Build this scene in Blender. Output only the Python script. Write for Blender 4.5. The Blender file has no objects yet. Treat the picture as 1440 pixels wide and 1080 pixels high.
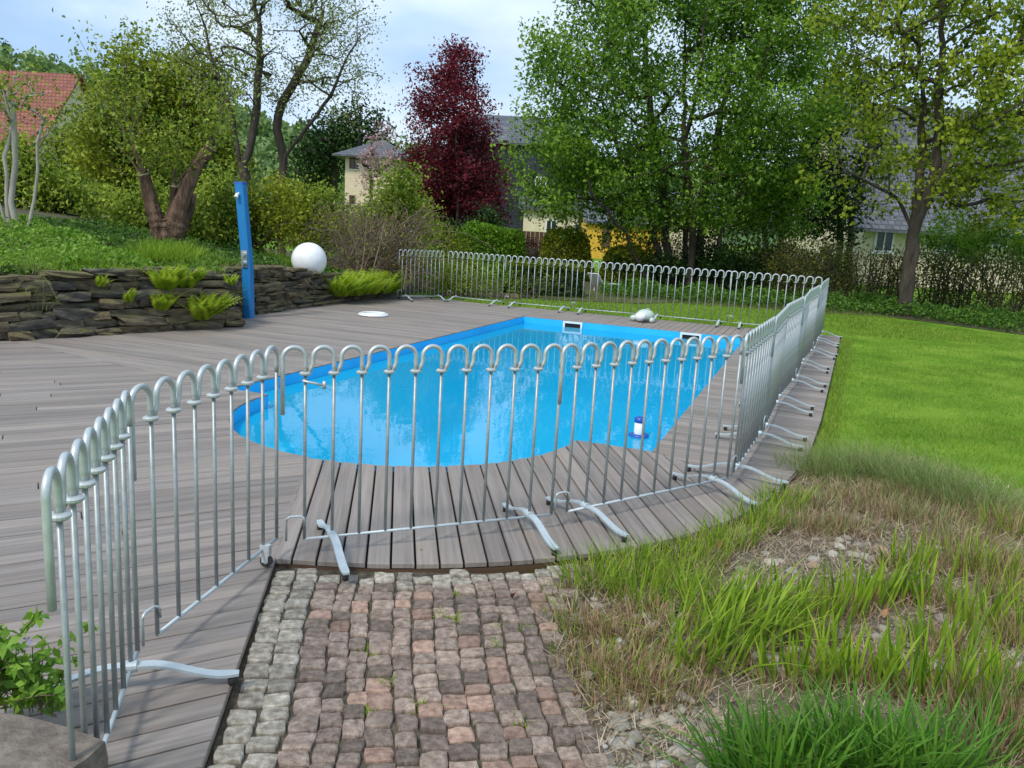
import bpy, bmesh, math, random
import numpy as np
from mathutils import Matrix, Vector
rng = np.random.default_rng(7); random.seed(7)
S = bpy.context.scene
COL = S.collection
# ------------------------------------------------------------------ camera
F_PX, PITCH, ROLL, CAM_H = 1140.0, 0.193, 0.056, 1.62
_cp, _sp, _c, _s = math.cos(PITCH), math.sin(PITCH), math.cos(ROLL), math.sin(ROLL)
FWD = np.array([0, _cp, -_sp]); _up0 = np.array([0, _sp, _cp]); _r0 = np.array([1., 0, 0])
RIGHT = _c*_r0 + _s*_up0; UP = -_s*_r0 + _c*_up0
cam_data = bpy.data.cameras.new('camera'); cam = bpy.data.objects.new('camera', cam_data); COL.objects.link(cam)
M4 = Matrix.Identity(4)
for i in range(3):
    M4[i][0], M4[i][1], M4[i][2] = RIGHT[i], UP[i], -FWD[i]
M4[2][3] = CAM_H
cam.matrix_world = M4
cam_data.sensor_width = 36; cam_data.lens = 36*F_PX/1440; cam_data.clip_start = .05; cam_data.clip_end = 3000
S.camera = cam
# ------------------------------------------------------------------ world, sun, exposure
SUN_EL, SUN_AZ = math.radians(50), math.radians(215)      # azimuth clockwise from +Y
w = bpy.data.worlds.new('World'); S.world = w; w.use_nodes = True
nt = w.node_tree; nt.nodes.clear()
N = nt.nodes.new
out = N('ShaderNodeOutputWorld'); bg = N('ShaderNodeBackground'); bg.inputs['Strength'].default_value = .10
sky = N('ShaderNodeTexSky'); sky.sky_type = 'NISHITA'; sky.sun_disc = False
sky.sun_elevation = SUN_EL; sky.sun_rotation = SUN_AZ; sky.air_density = 1.0; sky.dust_density = 2.0
tc = N('ShaderNodeTexCoord'); mp = N('ShaderNodeMapping'); mp.inputs['Scale'].default_value = (1, 1, 2.6)
n1 = N('ShaderNodeTexNoise'); n1.inputs['Scale'].default_value = 2.3; n1.inputs['Detail'].default_value = 6; n1.inputs['Roughness'].default_value = .52
cr = N('ShaderNodeValToRGB'); cr.color_ramp.elements[0].position = .30; cr.color_ramp.elements[1].position = .60
cr.color_ramp.elements[0].color = (.30, .30, .30, 1)
n2 = N('ShaderNodeTexNoise'); n2.inputs['Scale'].default_value = 4.1; n2.inputs['Detail'].default_value = 5
cc = N('ShaderNodeValToRGB'); cc.color_ramp.elements[0].position = .3; cc.color_ramp.elements[1].position = .7
cc.color_ramp.elements[0].color = (3.0, 4.5, 6.7, 1); cc.color_ramp.elements[1].color = (6.0, 6.8, 7.7, 1)
mx = N('ShaderNodeMix'); mx.data_type = 'RGBA'
L = nt.links.new
L(tc.outputs['Generated'], mp.inputs['Vector']); L(mp.outputs[0], n1.inputs['Vector']); L(mp.outputs[0], n2.inputs['Vector'])
L(n1.outputs['Fac'], cr.inputs[0]); L(n2.outputs['Fac'], cc.inputs[0])
L(cr.outputs[0], mx.inputs['Factor']); L(sky.outputs[0], mx.inputs['A']); L(cc.outputs[0], mx.inputs['B'])
L(mx.outputs['Result'], bg.inputs['Color']); L(bg.outputs[0], out.inputs[0])
sun_d = bpy.data.lights.new('sun', 'SUN'); sun_d.energy = 1.5; sun_d.angle = math.radians(10); sun_d.color = (1, .95, .87)
sun = bpy.data.objects.new('sun', sun_d); COL.objects.link(sun)
sd = Vector((math.sin(SUN_AZ)*math.cos(SUN_EL), math.cos(SUN_AZ)*math.cos(SUN_EL), math.sin(SUN_EL)))
sun.rotation_euler = sd.to_track_quat('Z', 'Y').to_euler(); sun.location = (0, 0, 30)
S.view_settings.view_transform = 'Standard'; S.view_settings.look = 'None'; S.view_settings.gamma = 1
S.view_settings.exposure = 0.72
S.render.engine = 'CYCLES'; S.cycles.use_denoising = True; S.cycles.max_bounces = 8
S.cycles.transparent_max_bounces = 12; S.cycles.caustics_reflective = False; S.cycles.caustics_refractive = False
# ------------------------------------------------------------------ pixel helpers
O3 = np.array([0, 0, CAM_H])
def ray(px, py): return FWD*F_PX + RIGHT*(px-720) - UP*(py-540)
def at(px, py, z=0.0):
    d = ray(px, py); return O3 + d*((z-CAM_H)/d[2])
def atY(px, py, Y):
    d = ray(px, py); return O3 + d*(Y/d[1])
# ------------------------------------------------------------------ mesh helpers
def mesh(name, v, f, smooth=False, tint=None):
    me = bpy.data.meshes.new(name)
    if isinstance(f, np.ndarray):
        k = f.shape[1]; v = np.asarray(v, np.float32)
        me.vertices.add(len(v)); me.vertices.foreach_set('co', v.ravel())
        me.loops.add(f.size); me.loops.foreach_set('vertex_index', f.astype(np.int32).ravel())
        me.polygons.add(len(f)); me.polygons.foreach_set('loop_start', np.arange(0, f.size, k, dtype=np.int32))
        me.update(calc_edges=True)
    else:
        me.from_pydata([tuple(map(float, p)) for p in v], [], f); me.update()
    if smooth: me.polygons.foreach_set('use_smooth', [True]*len(me.polygons))
    if tint is not None:
        a = me.attributes.new('tint', 'FLOAT', 'POINT'); a.data.foreach_set('value', np.asarray(tint, np.float32))
    return me
def obj(name, me, mat=None, parent=None, loc=None, rotz=None, scale=None):
    o = bpy.data.objects.new(name, me); COL.objects.link(o)
    if me is not None and mat is not None and len(me.materials) == 0: me.materials.append(mat)
    if parent is not None: o.parent = parent
    if loc is not None: o.location = [float(c) for c in loc]
    if rotz is not None: o.rotation_euler = (0, 0, rotz)
    if scale is not None: o.scale = scale
    return o
def tag(o, label=None, cat=None, group=None, kind=None):
    if label: o['label'] = label
    if cat: o['category'] = cat
    if group: o['group'] = group
    if kind: o['kind'] = kind
    return o
def thing(name, label, cat, loc=(0, 0, 0), rotz=0, group=None):
    return tag(obj(name, None, loc=loc, rotz=rotz), label, cat, group)
class MB:
    def __init__(s): s.v = []; s.f = []
    def add(s, v, f):
        b = len(s.v); s.v += [tuple(map(float, p)) for p in v]; s.f += [tuple(i+b for i in q) for q in f]; return s
    def box(s, c, d, rz=0, taper=1.0):
        x, y, z = d[0]/2, d[1]/2, d[2]/2; ca, sa = math.cos(rz), math.sin(rz); v = []
        for k, zz in ((1, -z), (taper, z)):
            for a, b in ((-x, -y), (x, -y), (x, y), (-x, y)):
                a *= k; b *= k; v.append((c[0]+a*ca-b*sa, c[1]+a*sa+b*ca, c[2]+zz))
        return s.add(v, [(3, 2, 1, 0), (4, 5, 6, 7), (0, 1, 5, 4), (1, 2, 6, 5), (2, 3, 7, 6), (3, 0, 4, 7)])
    def tube(s, path, rad, n=8, cap=True, flat=None, ref=None):
        P = np.asarray(path, float); m = len(P)
        rad = np.full(m, rad) if np.isscalar(rad) else np.asarray(rad, float)
        T = np.gradient(P, axis=0); T /= np.linalg.norm(T, axis=1)[:, None]+1e-9
        ref = np.array(ref, float) if ref is not None else np.array([0, 0, 1.]) if abs(T[:, 2]).mean() < .8 else np.array([1., 0, 0])
        v = []
        for i in range(m):
            a = np.cross(T[i], ref); la = np.linalg.norm(a)
            if la < .05: a = np.cross(T[i], np.array([0, 1., 0])); la = np.linalg.norm(a)
            a /= la; b = np.cross(a, T[i])
            for k in range(n):
                t = 2*math.pi*k/n
                fa, fb = (1, 1) if flat is None else flat
                v.append(P[i] + rad[i]*(fa*math.cos(t)*a + fb*math.sin(t)*b))
        f = [(i*n+k, i*n+(k+1) % n, (i+1)*n+(k+1) % n, (i+1)*n+k) for i in range(m-1) for k in range(n)]
        if cap: f += [tuple(range(n-1, -1, -1)), tuple((m-1)*n+k for k in range(n))]
        return s.add(v, f)
    def lathe(s, prof, c=(0, 0, 0), n=16):
        v = []; m = len(prof)
        for r, z in prof:
            for k in range(n):
                t = 2*math.pi*k/n; v.append((c[0]+r*math.cos(t), c[1]+r*math.sin(t), c[2]+z))
        f = [(i*n+k, i*n+(k+1) % n, (i+1)*n+(k+1) % n, (i+1)*n+k) for i in range(m-1) for k in range(n)]
        f += [tuple(range(n-1, -1, -1)), tuple((m-1)*n+k for k in range(n))]
        return s.add(v, f)
    def mesh(s, name='m', smooth=False): return mesh(name, s.v, s.f, smooth)
    def build(s, name, mat, parent=None, smooth=False, **k): return obj(name, s.mesh(name, smooth), mat, parent, **k)
# ------------------------------------------------------------------ materials
def new_mat(name):
    m = bpy.data.materials.new(name); m.use_nodes = True; t = m.node_tree
    return m, t, t.nodes['Principled BSDF'], t.nodes['Material Output']
def ramp(t, fac, stops):
    r = t.nodes.new('ShaderNodeValToRGB'); e = r.color_ramp.elements
    while len(e) < len(stops): e.new(.5)
    for i, (p, c) in enumerate(stops): e[i].position = p; e[i].color = (*c, 1)
    t.links.new(fac, r.inputs[0]); return r.outputs[0]
def noise(t, scale, detail=5, rough=.6, vec=None, coord='Object', mapscale=None):
    n = t.nodes.new('ShaderNodeTexNoise'); n.inputs['Scale'].default_value = scale
    n.inputs['Detail'].default_value = detail; n.inputs['Roughness'].default_value = rough
    if vec is None:
        c = t.nodes.new('ShaderNodeTexCoord'); vec = c.outputs[coord]
    if mapscale:
        m = t.nodes.new('ShaderNodeMapping'); m.inputs['Scale'].default_value = mapscale; t.links.new(vec, m.inputs['Vector']); vec = m.outputs[0]
    t.links.new(vec, n.inputs['Vector']); return n.outputs['Fac']
def mixc(t, fac, a, b, mode='MIX'):
    m = t.nodes.new('ShaderNodeMix'); m.data_type = 'RGBA'; m.blend_type = mode
    for k, x in (('Factor', fac), ('A', a), ('B', b)):
        if hasattr(x, 'is_output'): t.links.new(x, m.inputs[k])
        elif k == 'Factor': m.inputs[k].default_value = x
        else: m.inputs[k].default_value = (*x, 1)
    return m.outputs['Result']
def bump(t, p, h, strength=.3, dist=.01):
    b = t.nodes.new('ShaderNodeBump'); b.inputs['Strength'].default_value = strength; b.inputs['Distance'].default_value = dist
    t.links.new(h, b.inputs['Height']); t.links.new(b.outputs[0], p.inputs['Normal'])
def rough_mat(name, stops, scale=6, rough=.85, bs=.4, bd=.01, detail=6, metal=0, mapscale=None, rand=0, coord='Object', spec=.5):
    m, t, p, o = new_mat(name); vec = None
    if rand:      # every piece gets its own patch of the grain
        c0 = t.nodes.new('ShaderNodeTexCoord'); o0 = t.nodes.new('ShaderNodeObjectInfo'); sc = t.nodes.new('ShaderNodeMath'); sc.operation = 'MULTIPLY'; sc.inputs[1].default_value = 83
        av = t.nodes.new('ShaderNodeVectorMath'); av.operation = 'ADD'; t.links.new(o0.outputs['Random'], sc.inputs[0]); t.links.new(c0.outputs[coord], av.inputs[0]); t.links.new(sc.outputs[0], av.inputs[1]); vec = av.outputs[0]
    f = noise(t, scale, detail, .62, vec=vec, coord=coord, mapscale=mapscale); c = ramp(t, f, stops)
    if rand:
        oi = t.nodes.new('ShaderNodeObjectInfo'); hs = t.nodes.new('ShaderNodeHueSaturation')
        mr = t.nodes.new('ShaderNodeMapRange'); mr.inputs['To Min'].default_value = 1-rand; mr.inputs['To Max'].default_value = 1+rand
        t.links.new(oi.outputs['Random'], mr.inputs['Value']); t.links.new(mr.outputs[0], hs.inputs['Value']); t.links.new(c, hs.inputs['Color']); c = hs.outputs[0]
    t.links.new(c, p.inputs['Base Color']); p.inputs['Roughness'].default_value = rough; p.inputs['Metallic'].default_value = metal
    p.inputs['Specular IOR Level'].default_value = spec
    if bs: bump(t, p, noise(t, scale*4, 5, .6, vec=vec, coord=coord, mapscale=mapscale), bs, bd)
    return m
def leaf_mat(name, c0, c1, trans=.35, rough=.5, c2=None):
    m, t, p, o = new_mat(name)
    a = t.nodes.new('ShaderNodeAttribute'); a.attribute_name = 'tint'
    st = [(0, c0), (1, c1)] if c2 is None else [(0, c0), (.8, c1), (1, c2)]
    c = ramp(t, a.outputs['Fac'], st)
    t.links.new(c, p.inputs['Base Color']); p.inputs['Roughness'].default_value = rough; p.inputs['Specular IOR Level'].default_value = .3
    tr = t.nodes.new('ShaderNodeBsdfTranslucent'); t.links.new(mixc(t, .35, c, (.55, .65, .05), 'MULTIPLY') if False else c, tr.inputs['Color'])
    ms = t.nodes.new('ShaderNodeMixShader'); ms.inputs[0].default_value = trans
    t.links.new(p.outputs[0], ms.inputs[1]); t.links.new(tr.outputs[0], ms.inputs[2]); t.links.new(ms.outputs[0], o.inputs[0])
    return m
def plain(name, c, rough=.5, metal=0, spec=.5):
    m, t, p, o = new_mat(name); p.inputs['Base Color'].default_value = (*c, 1); p.inputs['Roughness'].default_value = rough
    p.inputs['Metallic'].default_value = metal; p.inputs['Specular IOR Level'].default_value = spec
    f = noise(t, 9, 4); cc_ = mixc(t, f, tuple(.82*x for x in c), tuple(min(1, 1.12*x) for x in c)); t.links.new(cc_, p.inputs['Base Color'])
    return m
M = {}
def wood():
    m, t, p, o = new_mat('deck_wood')
    tcn = t.nodes.new('ShaderNodeTexCoord'); oi = t.nodes.new('ShaderNodeObjectInfo')
    ad = t.nodes.new('ShaderNodeVectorMath'); ad.operation = 'ADD'
    cb = t.nodes.new('ShaderNodeCombineXYZ'); mu = t.nodes.new('ShaderNodeMath'); mu.operation = 'MULTIPLY'; mu.inputs[1].default_value = 57
    t.links.new(oi.outputs['Random'], mu.inputs[0]); t.links.new(mu.outputs[0], cb.inputs[0]); t.links.new(mu.outputs[0], cb.inputs[2])
    t.links.new(tcn.outputs['Object'], ad.inputs[0]); t.links.new(cb.outputs[0], ad.inputs[1]); v = ad.outputs[0]
    g = noise(t, 10, 7, .65, vec=v, mapscale=(.10, 3.6, 1)); big = noise(t, 1.7, 4, .6, vec=v, mapscale=(.6, 1, 1))
    fine = noise(t, 34, 4, .7, vec=v, mapscale=(.06, 3, 1))
    c = ramp(t, g, [(.25, (.148, .126, .110)), (.5, (.240, .210, .187)), (.75, (.335, .298, .270))])
    c = mixc(t, ramp(t, big, [(.45, (0, 0, 0)), (.75, (.65, .65, .65))]), c, (.33, .265, .215))
    hs = t.nodes.new('ShaderNodeHueSaturation'); mr = t.nodes.new('ShaderNodeMapRange'); mr.inputs['To Min'].default_value = .84; mr.inputs['To Max'].default_value = 1.13
    t.links.new(oi.outputs['Random'], mr.inputs['Value']); t.links.new(mr.outputs[0], hs.inputs['Value']); t.links.new(c, hs.inputs['Color'])
    t.links.new(hs.outputs[0], p.inputs['Base Color']); p.inputs['Roughness'].default_value = .62; p.inputs['Specular IOR Level'].default_value = .35
    bump(t, p, fine, .35, .004); return m
M['wood'] = wood()
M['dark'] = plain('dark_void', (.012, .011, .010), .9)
M['galv'] = rough_mat('galvanised_steel', [(.3, (.43, .47, .465)), (.7, (.63, .67, .665))], 14, .42, .12, .002, metal=.4)
M['galv_bar'] = rough_mat('galvanised_bar', [(.3, (.28, .31, .308)), (.7, (.44, .475, .47))], 16, .45, .12, .002, metal=.45)
M['galv_light'] = rough_mat('galvanised_flat', [(.3, (.42, .49, .51)), (.7, (.57, .64, .66))], 10, .45, .1, .002, metal=.25)
M['rubber'] = plain('rubber', (.035, .033, .032), .8)
M['granite'] = rough_mat('granite_sett', [(.3, (.15, .130, .098)), (.5, (.32, .284, .225)), (.7, (.54, .50, .42))], 3, .9, .6, .012, detail=10, rand=.25)
M['porphyry'] = rough_mat('porphyry_sett', [(.3, (.125, .092, .070)), (.5, (.265, .200, .158)), (.7, (.42, .33, .265))], 3, .9, .7, .016, detail=10, rand=.42)
M['porphyry_red'] = rough_mat('red_porphyry_sett', [(.3, (.17, .105, .078)), (.5, (.33, .215, .16)), (.7, (.46, .32, .24))], 3, .9, .6, .012, detail=10, rand=.25)
M['joint'] = rough_mat('joint_sand', [(.3, (.032, .027, .018)), (.55, (.10, .082, .055)), (.8, (.22, .185, .12))], 26, .95, .8, .01)
M['soil'] = rough_mat('bed_soil', [(.3, (.055, .042, .028)), (.55, (.17, .13, .085)), (.8, (.36, .29, .20))], 9, .95, .9, .02, detail=9)
M['terrace_soil'] = rough_mat('terrace_soil', [(.3, (.04, .034, .02)), (.55, (.085, .08, .035)), (.8, (.12, .13, .045))], 3, .95, .8, .03)
M['lawn'] = rough_mat('lawn_turf', [(.3, (.06, .14, .010)), (.5, (.12, .24, .016)), (.72, (.22, .34, .04))], .9, .9, .8, .03, detail=9, spec=.1)
M['wallstone'] = rough_mat('slate_rubble', [(.30, (.045, .040, .032)), (.46, (.115, .098, .074)), (.60, (.22, .18, .115)), (.74, (.34, .29, .16))], 2.2, .88, 1, .03, rand=.5, detail=10)
def wall_mat():
    m, t, p, o = new_mat('slate_rubble_mixed'); oi = t.nodes.new('ShaderNodeObjectInfo'); f = noise(t, 2.4, 10, .66)
    a = ramp(t, f, [(.32, (.045, .042, .037)), (.5, (.13, .118, .10)), (.70, (.27, .24, .19))]); b = ramp(t, f, [(.32, (.09, .070, .042)), (.5, (.24, .185, .11)), (.70, (.42, .34, .20))])
    k = ramp(t, oi.outputs['Random'], [(.15, (0, 0, 0)), (.7, (1, 1, 1))]); c = mixc(t, k, a, b)
    geo = t.nodes.new('ShaderNodeNewGeometry'); sx = t.nodes.new('ShaderNodeSeparateXYZ'); t.links.new(geo.outputs['Normal'], sx.inputs[0])
    mm = t.nodes.new('ShaderNodeMath'); mm.operation = 'MULTIPLY'; t.links.new(ramp(t, sx.outputs[2], [(.15, (0, 0, 0)), (.8, (.8, .8, .8))]), mm.inputs[0]); t.links.new(ramp(t, noise(t, 1.3, 5), [(.42, (0, 0, 0)), (.6, (1, 1, 1))]), mm.inputs[1])
    c = mixc(t, mm.outputs[0], c, (.17, .17, .03)); t.links.new(c, p.inputs['Base Color']); p.inputs['Roughness'].default_value = .9; bump(t, p, noise(t, 7, 8, .7), 1, .06); return m
M['wallstone'] = wall_mat()
M['boulder'] = rough_mat('sandstone_block', [(.3, (.10, .08, .062)), (.55, (.20, .165, .13)), (.8, (.30, .25, .195))], 22, .9, .8, .008)
M['pebble'] = rough_mat('river_pebble', [(.3, (.26, .22, .16)), (.6, (.42, .38, .30)), (.8, (.55, .52, .45))], 14, .75, .3, .004, rand=.5)
def pebble_mat():
    m, t, p, o = new_mat('river_pebbles'); oi = t.nodes.new('ShaderNodeObjectInfo'); b = ramp(t, oi.outputs['Random'], [(0, (.36, .30, .20)), (.22, (.20, .19, .17)), (.42, (.50, .45, .35)), (.62, (.30, .27, .22)), (.8, (.62, .60, .54)), (1, (.40, .26, .16))])
    c = mixc(t, ramp(t, noise(t, 2.2, 6, .65), [(.35, (0, 0, 0)), (.75, (.6, .6, .6))]), b, (.16, .14, .11)); t.links.new(c, p.inputs['Base Color']); p.inputs['Roughness'].default_value = .8; bump(t, p, noise(t, 6, 5), .3, .05); return m
M['pebbles'] = pebble_mat()
M['bark'] = rough_mat('dark_bark', [(.3, (.030, .024, .018)), (.6, (.075, .060, .045)), (.8, (.13, .11, .085))], 7, .95, .9, .03, mapscale=(1, 1, .25))
M['bark_brown'] = rough_mat('red_brown_bark', [(.33, (.035, .020, .012)), (.48, (.14, .082, .050)), (.62, (.27, .17, .11)), (.8, (.40, .28, .19))], 9, .95, 1, .08, mapscale=(1, 1, .14), detail=9)
M['bark_pale'] = rough_mat('pale_bark', [(.3, (.26, .24, .19)), (.6, (.42, .40, .34)), (.8, (.52, .50, .44))], 6, .9, .6, .02, mapscale=(1, 1, .3))
M['twig'] = rough_mat('dry_twig', [(.3, (.11, .075, .05)), (.7, (.24, .175, .12))], 9, .9, .3)
M['cutwood'] = plain('cut_wood', (.62, .50, .32), .8)
M['liner'] = rough_mat('pool_liner', [(.3, (.018, .44, .86)), (.7, (.028, .52, .92))], 1.5, .35, 0, spec=.4)
M['white_plastic'] = plain('white_plastic', (.80, .82, .82), .35)
M['globe'] = plain('opal_globe', (.86, .87, .87), .3)
M['blue'] = plain('blue_plastic', (.012, .20, .50), .38)
M['blue_deep'] = plain('dark_blue_plastic', (.01, .09, .42), .4)
M['chrome'] = plain('brushed_chrome', (.62, .66, .68), .28, .8)
M['frog'] = plain('pale_green_plastic', (.50, .60, .55), .4)
M['cream'] = rough_mat('cream_render', [(.3, (.62, .53, .36)), (.7, (.75, .66, .47))], 2, .9, .2)
M['pink_render'] = rough_mat('peach_render', [(.3, (.66, .52, .37)), (.7, (.78, .64, .48))], 2, .9, .2)
M['yellow'] = rough_mat('yellow_render', [(.3, (.62, .36, .035)), (.7, (.75, .46, .06))], 2, .9, .2)
M['slate'] = rough_mat('slate_roof', [(.3, (.075, .08, .095)), (.7, (.15, .16, .18))], 3, .75, .6, .04, mapscale=(1, 1, 6))
M['slate_dark'] = rough_mat('slate_cladding', [(.3, (.014, .018, .030)), (.7, (.034, .042, .062))], 3, .7, .6, .04, mapscale=(1, 1, 6))
M['tile'] = rough_mat('clay_tile', [(.3, (.13, .040, .030)), (.55, (.26, .075, .052)), (.75, (.36, .125, .085))], 3.5, .85, .6, .03)
M['glass'] = plain('window_glass', (.03, .035, .04), .08)
M['timber'] = plain('brown_timber', (.10, .055, .030), .7)
M['hill'] = rough_mat('hillside', [(.3, (.05, .10, .025)), (.7, (.10, .18, .05))], .05, .95, 0)
def brick_mat(name, c1, c2, mort, bw, bh, rough=.85, wear=None):
    m, t, p, o = new_mat(name); tcn = t.nodes.new('ShaderNodeTexCoord'); sx = t.nodes.new('ShaderNodeSeparateXYZ'); cb = t.nodes.new('ShaderNodeCombineXYZ')
    t.links.new(tcn.outputs['Object'], sx.inputs[0]); t.links.new(sx.outputs[0], cb.inputs[0]); t.links.new(sx.outputs[2], cb.inputs[1])
    b = t.nodes.new('ShaderNodeTexBrick'); b.inputs['Scale'].default_value = 1; b.inputs['Brick Width'].default_value = bw; b.inputs['Row Height'].default_value = bh; b.inputs['Mortar Size'].default_value = bh*.09; b.inputs['Bias'].default_value = 0
    b.inputs['Color1'].default_value = (*c1, 1); b.inputs['Color2'].default_value = (*c2, 1); b.inputs['Mortar'].default_value = (*mort, 1); t.links.new(cb.outputs[0], b.inputs['Vector'])
    c = b.outputs['Color']; c = mixc(t, ramp(t, noise(t, 1.1, 7, .65), [(.35, (0, 0, 0)), (.7, (.7, .7, .7))]), c, wear or tuple(.4*x for x in c1))
    t.links.new(c, p.inputs['Base Color']); p.inputs['Roughness'].default_value = rough; bump(t, p, b.outputs['Fac'], -.6, .04); return m
M['tile'] = brick_mat('clay_tile', (.30, .085, .055), (.42, .15, .10), (.07, .03, .022), .19, .19, .85, (.13, .06, .045))
M['slate'] = brick_mat('slate_roof', (.10, .108, .125), (.17, .18, .20), (.04, .042, .05), .30, .20, .7)
M['slate_dark'] = brick_mat('slate_cladding', (.018, .023, .038), (.036, .044, .066), (.007, .008, .012), .30, .22, .6)
# leaves
M['lf_mid'] = leaf_mat('leaf_mid_green', (.045, .13, .010), (.30, .50, .05), .46)
M['lf_maple'] = leaf_mat('leaf_spring_maple', (.10, .17, .008), (.42, .50, .04), .46)
M['lf_purple'] = leaf_mat('leaf_purple', (.045, .007, .012), (.29, .036, .055), .4)
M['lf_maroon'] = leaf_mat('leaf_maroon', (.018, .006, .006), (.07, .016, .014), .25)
M['lf_olive'] = leaf_mat('leaf_olive', (.045, .085, .005), (.42, .50, .04), .42)
M['lf_light'] = leaf_mat('leaf_light_green', (.055, .12, .006), (.44, .55, .07), .45)
M['lf_apple'] = leaf_mat('leaf_young_apple', (.16, .22, .04), (.40, .46, .15), .45)
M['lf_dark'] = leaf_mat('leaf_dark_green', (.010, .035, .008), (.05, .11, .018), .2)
M['lf_hedge'] = leaf_mat('leaf_box_hedge', (.05, .14, .006), (.26, .47, .03), .4)
M['lf_hedge_y'] = leaf_mat('leaf_yellow_hedge', (.06, .10, .004), (.40, .44, .03), .40)
M['lf_beech'] = leaf_mat('leaf_thin_hedge', (.045, .085, .012), (.17, .20, .03), .3, c2=(.20, .12, .05))
M['lf_cover'] = leaf_mat('leaf_ground_cover', (.03, .10, .010), (.15, .29, .035), .3)
M['lf_cover_l'] = leaf_mat('leaf_bright_cover', (.10, .25, .02), (.30, .48, .06), .4)
M['lf_fern'] = leaf_mat('leaf_fern', (.20, .36, .015), (.55, .68, .06), .5)
M['lf_pink'] = leaf_mat('petal_pink', (.45, .24, .26), (.68, .48, .48), .4)
M['lf_hill'] = leaf_mat('leaf_far_wood', (.10, .19, .055), (.30, .42, .13), .3)
M['gr_reed'] = leaf_mat('blade_reed', (.085, .20, .008), (.42, .57, .05), .48)
M['gr_dark'] = leaf_mat('blade_dark', (.04, .14, .012), (.16, .34, .035), .35)
M['gr_fine'] = leaf_mat('blade_grey_green', (.13, .22, .045), (.32, .40, .13), .4, c2=(.48, .40, .22))
M['gr_lawn'] = leaf_mat('blade_lawn', (.12, .22, .014), (.35, .46, .06), .42)
M['gr_dry'] = leaf_mat('dry_stalk', (.16, .085, .04), (.56, .41, .24), .25)
M['gr_straw'] = leaf_mat('straw_litter', (.28, .19, .11), (.62, .52, .36), .2)
# ------------------------------------------------------------------ foliage generators
def unit(v): return v/(np.linalg.norm(v, axis=-1, keepdims=True)+1e-9)
def leaf_quads(P, size, up=.5, aspect=.55, fold=.18, droop=0.0, r=rng, ts=None):
    n = len(P); a = unit(r.normal(size=(n, 3)) + np.array([0, 0, -droop])); b = r.normal(size=(n, 3)); b[:, 2] += up*2
    nrm = unit(b - (b*a).sum(1, keepdims=True)*a); s = np.cross(nrm, a)
    L_ = (size*r.uniform(.6, 1.25, n))[:, None]; Wd = L_*aspect
    v = np.stack([P-a*L_*.5, P+s*Wd*.5+nrm*L_*fold, P+a*L_*.5, P-s*Wd*.5+nrm*L_*fold], 1)
    t = r.uniform(0, 1, n) if ts is None else np.clip(ts + r.uniform(-.25, .25, n), 0, 1)
    return v.reshape(-1, 3), np.arange(4*n).reshape(-1, 4), np.repeat(t, 4)
def blades(B, h, wd, az, lean, bend, segs=3, r=rng, face=None):
    n = len(B); d = np.stack([np.cos(az), np.sin(az), np.zeros(n)], 1)
    fa = az + np.pi/2 + r.uniform(-.9, .9, n) if face is None else face
    sd_ = np.stack([np.cos(fa), np.sin(fa), np.zeros(n)], 1); rows = []
    for k in range(segs+1):
        t = k/segs; hor = h*(lean*t + bend*t*t); zz = h*(t*np.sqrt(np.clip(1-lean**2, .2, 1)) - .55*bend*t**2.4*np.clip(bend, 0, 2))
        c = B + d*hor[:, None]; c[:, 2] += zz
        if k < segs:
            ww = (wd*(1-.75*t**1.6)*.5)[:, None]; rows += [c-sd_*ww, c+sd_*ww]
        else: rows.append(c)
    V = np.stack(rows, 1); m = V.shape[1]; base = (np.arange(n)*m)[:, None]; F = []
    tri = []
    for k in range(segs-1): tri += [[2*k, 2*k+1, 2*k+3], [2*k, 2*k+3, 2*k+2]]
    tri.append([2*segs-2, 2*segs-1, 2*segs])
    F = (base[:, :, None] + np.array(tri)[None]).reshape(-1, 3)
    return V.reshape(-1, 3), F, np.repeat(r.uniform(0, 1, n), m)
def join_arr(parts):
    V, F, T, o = [], [], [], 0
    for v, f, t in parts: V.append(v); F.append(f+o); T.append(t); o += len(v)
    return np.concatenate(V), np.concatenate(F), np.concatenate(T)
def ell_points(E, n, r=rng, shell=.55):
    vol = np.array([e[3]*e[4]*e[5] for e in E])**.8; k = r.choice(len(E), n, p=vol/vol.sum())
    d = unit(r.normal(size=(n, 3))); rad = r.uniform(shell**3, 1, n)**(1/3)
    C = np.array([e[:3] for e in E])[k]; R_ = np.array([e[3:6] for e in E])[k]
    return C + d*rad[:, None]*R_
def px_ell(lst, Y):
    o = []
    for e in lst:
        px, py, rx, ry = e[:4]; Yc = Y + (e[4] if len(e) > 4 else 0); c = atY(px, py, Yc); k = Yc/F_PX
        o.append((c[0], c[1], c[2], rx*k, (rx*k+ry*k)*.45, ry*k))
    return o
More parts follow.
